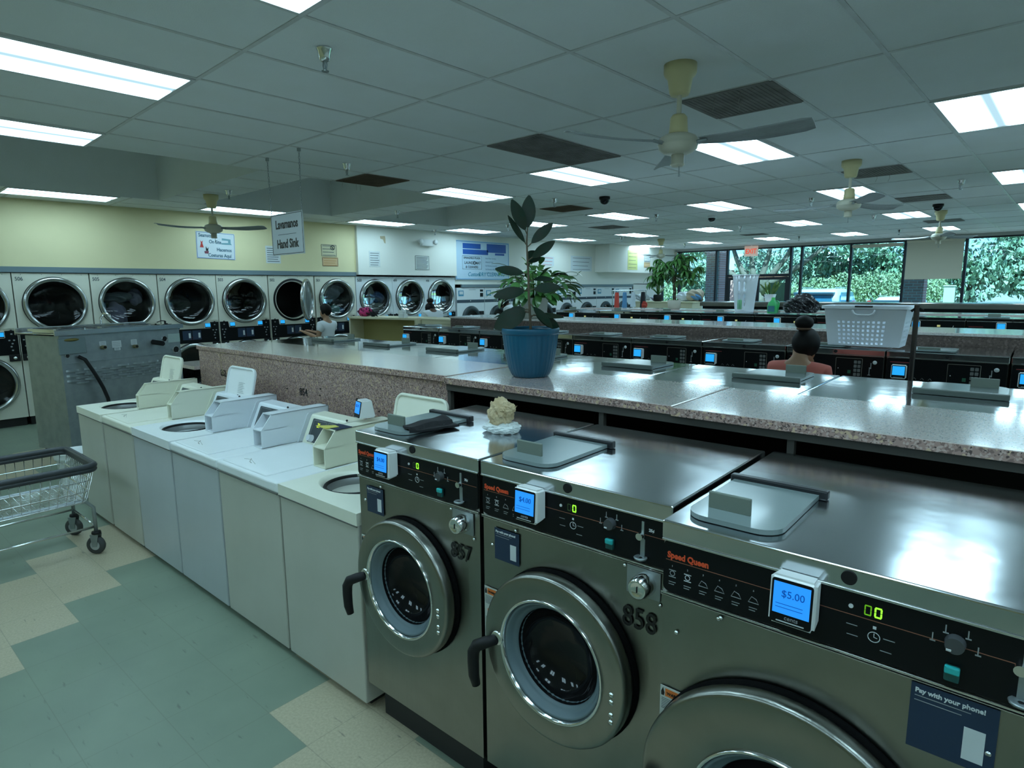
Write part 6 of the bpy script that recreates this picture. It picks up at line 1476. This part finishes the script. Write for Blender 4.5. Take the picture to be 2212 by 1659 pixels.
for i, (x, w, h) in enumerate([(-11.3,1.1,1.9),(-9.9,1.1,2.1),(-8.6,1.1,2.3),(-7.4,1.1,2.4),(-6.3,1.0,2.3),(-5.3,.9,2.2),(-18.2,1.4,2.0)]):
    t = thing('shrub', ['sunlit shrub behind the parked car, left end','sunlit shrub behind the parked car, second from left','sunlit shrub just right of the parked car','tallest shrub in the middle of the hedge row','shrub right of the tallest one in the hedge row','shrub at right end of hedge row beside the blind','shrub at far left window beside the clothes heap'][i], 'shrub', (x,33.2+.3*(i % 2),.1), 0, 'shrubs along the grass verge')
    rnd = random.Random(60+i); g = G(); cloud(g, (0,0,h*.62), w, .8, h*.42, 1500, .12, rnd, .35); part('foliage', g, F2, t)
    g = G()
    for k in range(6): a = rnd.uniform(-.4,.4); g.tube([(a*.4,0,0),(a,0,.6),(a*2,0,1.2)], .02, 5)
    part('stems', g, BARK, t)
# brick building
bd = thing('brick_building', 'low red brick building with pale roof beyond the large tree', 'building', (-16.2,47,0))
g = G(); g.box(-4.5,3.3,0,6,0,3.15); part('wall', g, BRICK, bd)
g = G(); g.prism([(-5.0,3.1),(3.8,3.1),(2.2,4.3),(-3.6,4.3)], -.4, 6.4); part('roof', g, mat('pale roof', (.55,.56,.55), .8), bd)
for x in (-3.2,-1.2,.8,2.5):
    g = G(); g.box(x-.35,x+.35,-.03,.03,1.0,2.4); w_ = part('window', g, mat('white window frame', (.7,.7,.7), .5), bd); g = G(); g.box(x-.29,x+.29,-.05,-.03,1.06,2.34); part('pane', g, DGLASS, w_)
bx2 = thing('utility_box', 'pale green utility box outside seen under the half lowered blind', 'utility box', (-3.16,24,0)); g = G(); g.box(-.14,.14,-.14,.14,0,1.78,.01,1); part('box_body', g, mat('pale green metal', (.45,.55,.42), .5), bx2); g = G(); g.box(-.16,.16,-.16,.16,1.78,1.82,.01,1); part('box_cap', g, mat('pale green metal', (.45,.55,.42), .5), bx2)
yb = thing('yellow_notice_board', 'yellowish panel outside the door glass behind snake plant', 'panel', (-7.35,20.9,0)); g = G(); g.box(-.32,.32,-.03,.03,1.0,1.95); part('panel_face', g, mat('dull yellow board', (.26,.24,.12), .7), yb)
g = G(); g.box(-.02,.02,-.02,.02,0,1.0); part('panel_post', g, GALV, yb)
def car(label, loc, col, rz=0, H=1.74, hw=.90):
    t = thing('car', label, 'car', loc, rz); m = mat('car paint '+label[:6], col, .25, .2, coat=.6)
    sec = []  # profile from the rear (y=0) to the front, as (y, half width, bottom, top)
    for y, w, zb, zt in ((0,.82,.45,.95),(.05,.86,.35,1.02),(.5,.9,.3,1.05),(3.2,.9,.3,1.02),(4.2,.88,.3,.9),(4.5,.75,.4,.7)):
        w *= hw/.9; sec.append([(-w,y,zb+.1),(-w,y,zt-.08),(-w+.08,y,zt),(w-.08,y,zt),(w,y,zt-.08),(w,y,zb+.1),(w-.1,y,zb),(-w+.1,y,zb)])
    g = G(); R_ = loft(g, sec); g.bm.faces.new(list(reversed(R_[0]))); g.bm.faces.new(R_[-1]); part('body', g, m, t)
    sec = []
    for y, wb, wt, z in ((.10,.80,.78,1.0),(.22,.80,.68,H-.10),(.45,.80,.70,H-.02),(1.6,.80,.71,H),(2.3,.80,.68,H-.06),(3.1,.80,.76,1.0)):
        k = hw/.9; sec.append([(-wb*k,y,1.0),(-wt*k,y,max(z-.06,1.0)),(-wt*k+.1,y,z),(wt*k-.1,y,z),(wt*k,y,max(z-.06,1.0)),(wb*k,y,1.0)])
    g = G(); R_ = loft(g, sec); g.bm.faces.new(list(reversed(R_[0]))); part('cabin', g, m, t)
    g = G(); g.prism([(-.66,1.08),(.66,1.08),(.60,H-.24),(-.60,H-.24)], .085, .12, 'XZ', Matrix.Shear('XZ', 4, (0, 0)) if False else None); o = part('rear_window', g, mat('car glass', (.05,.20,.35), .08, .3, coat=.8), t)
    g = G(); g.box(-.68,.68,.0,.26,H-.22,H-.13,.02,2); part('rear_spoiler', g, mat('dark spoiler', (.03,.06,.09), .3), t)
    for s_ in (-1,1):
        g = G(); g.box(s_*.60-.015,s_*.60+.015,.5,2.0,H+.02,H+.05,.01,1); part('roof_rail', g, EDGE, t)
        g = G(); g.box(s_*.80-.07,s_*.80+.05,-.02,.06,.85,1.25,.01,1); part('tail_light', g, mat('tail light', (.35,.02,.02), .3), t)
        g = G(); g.prism([(.5,1.08),(2.6,1.08),(2.1,H-.14),(.6,H-.14)], s_*.78*hw/.9-.012, s_*.78*hw/.9+.012, 'YZ'); part('side_window', g, mat('car glass', (.05,.20,.35), .08, .3, coat=.8), t)
        for y in (.85,3.5):
            g = G(); g.lathe([(0,-.11),(.2,-.11),(.31,-.10),(.33,0),(.31,.10),(0,.11)], (s_*.82,y,.33), 'X', 20); part('wheel', g, BLACK, t)
    return t
car('pale blue silver sport utility car parked outside, rear facing windows', (-7.22,23.9,0), (.50,.60,.68))
car('white car parked farther out, seen left of the roller blind', (-5.35,27.3,0), (.75,.78,.80), 0, 1.40, .85)
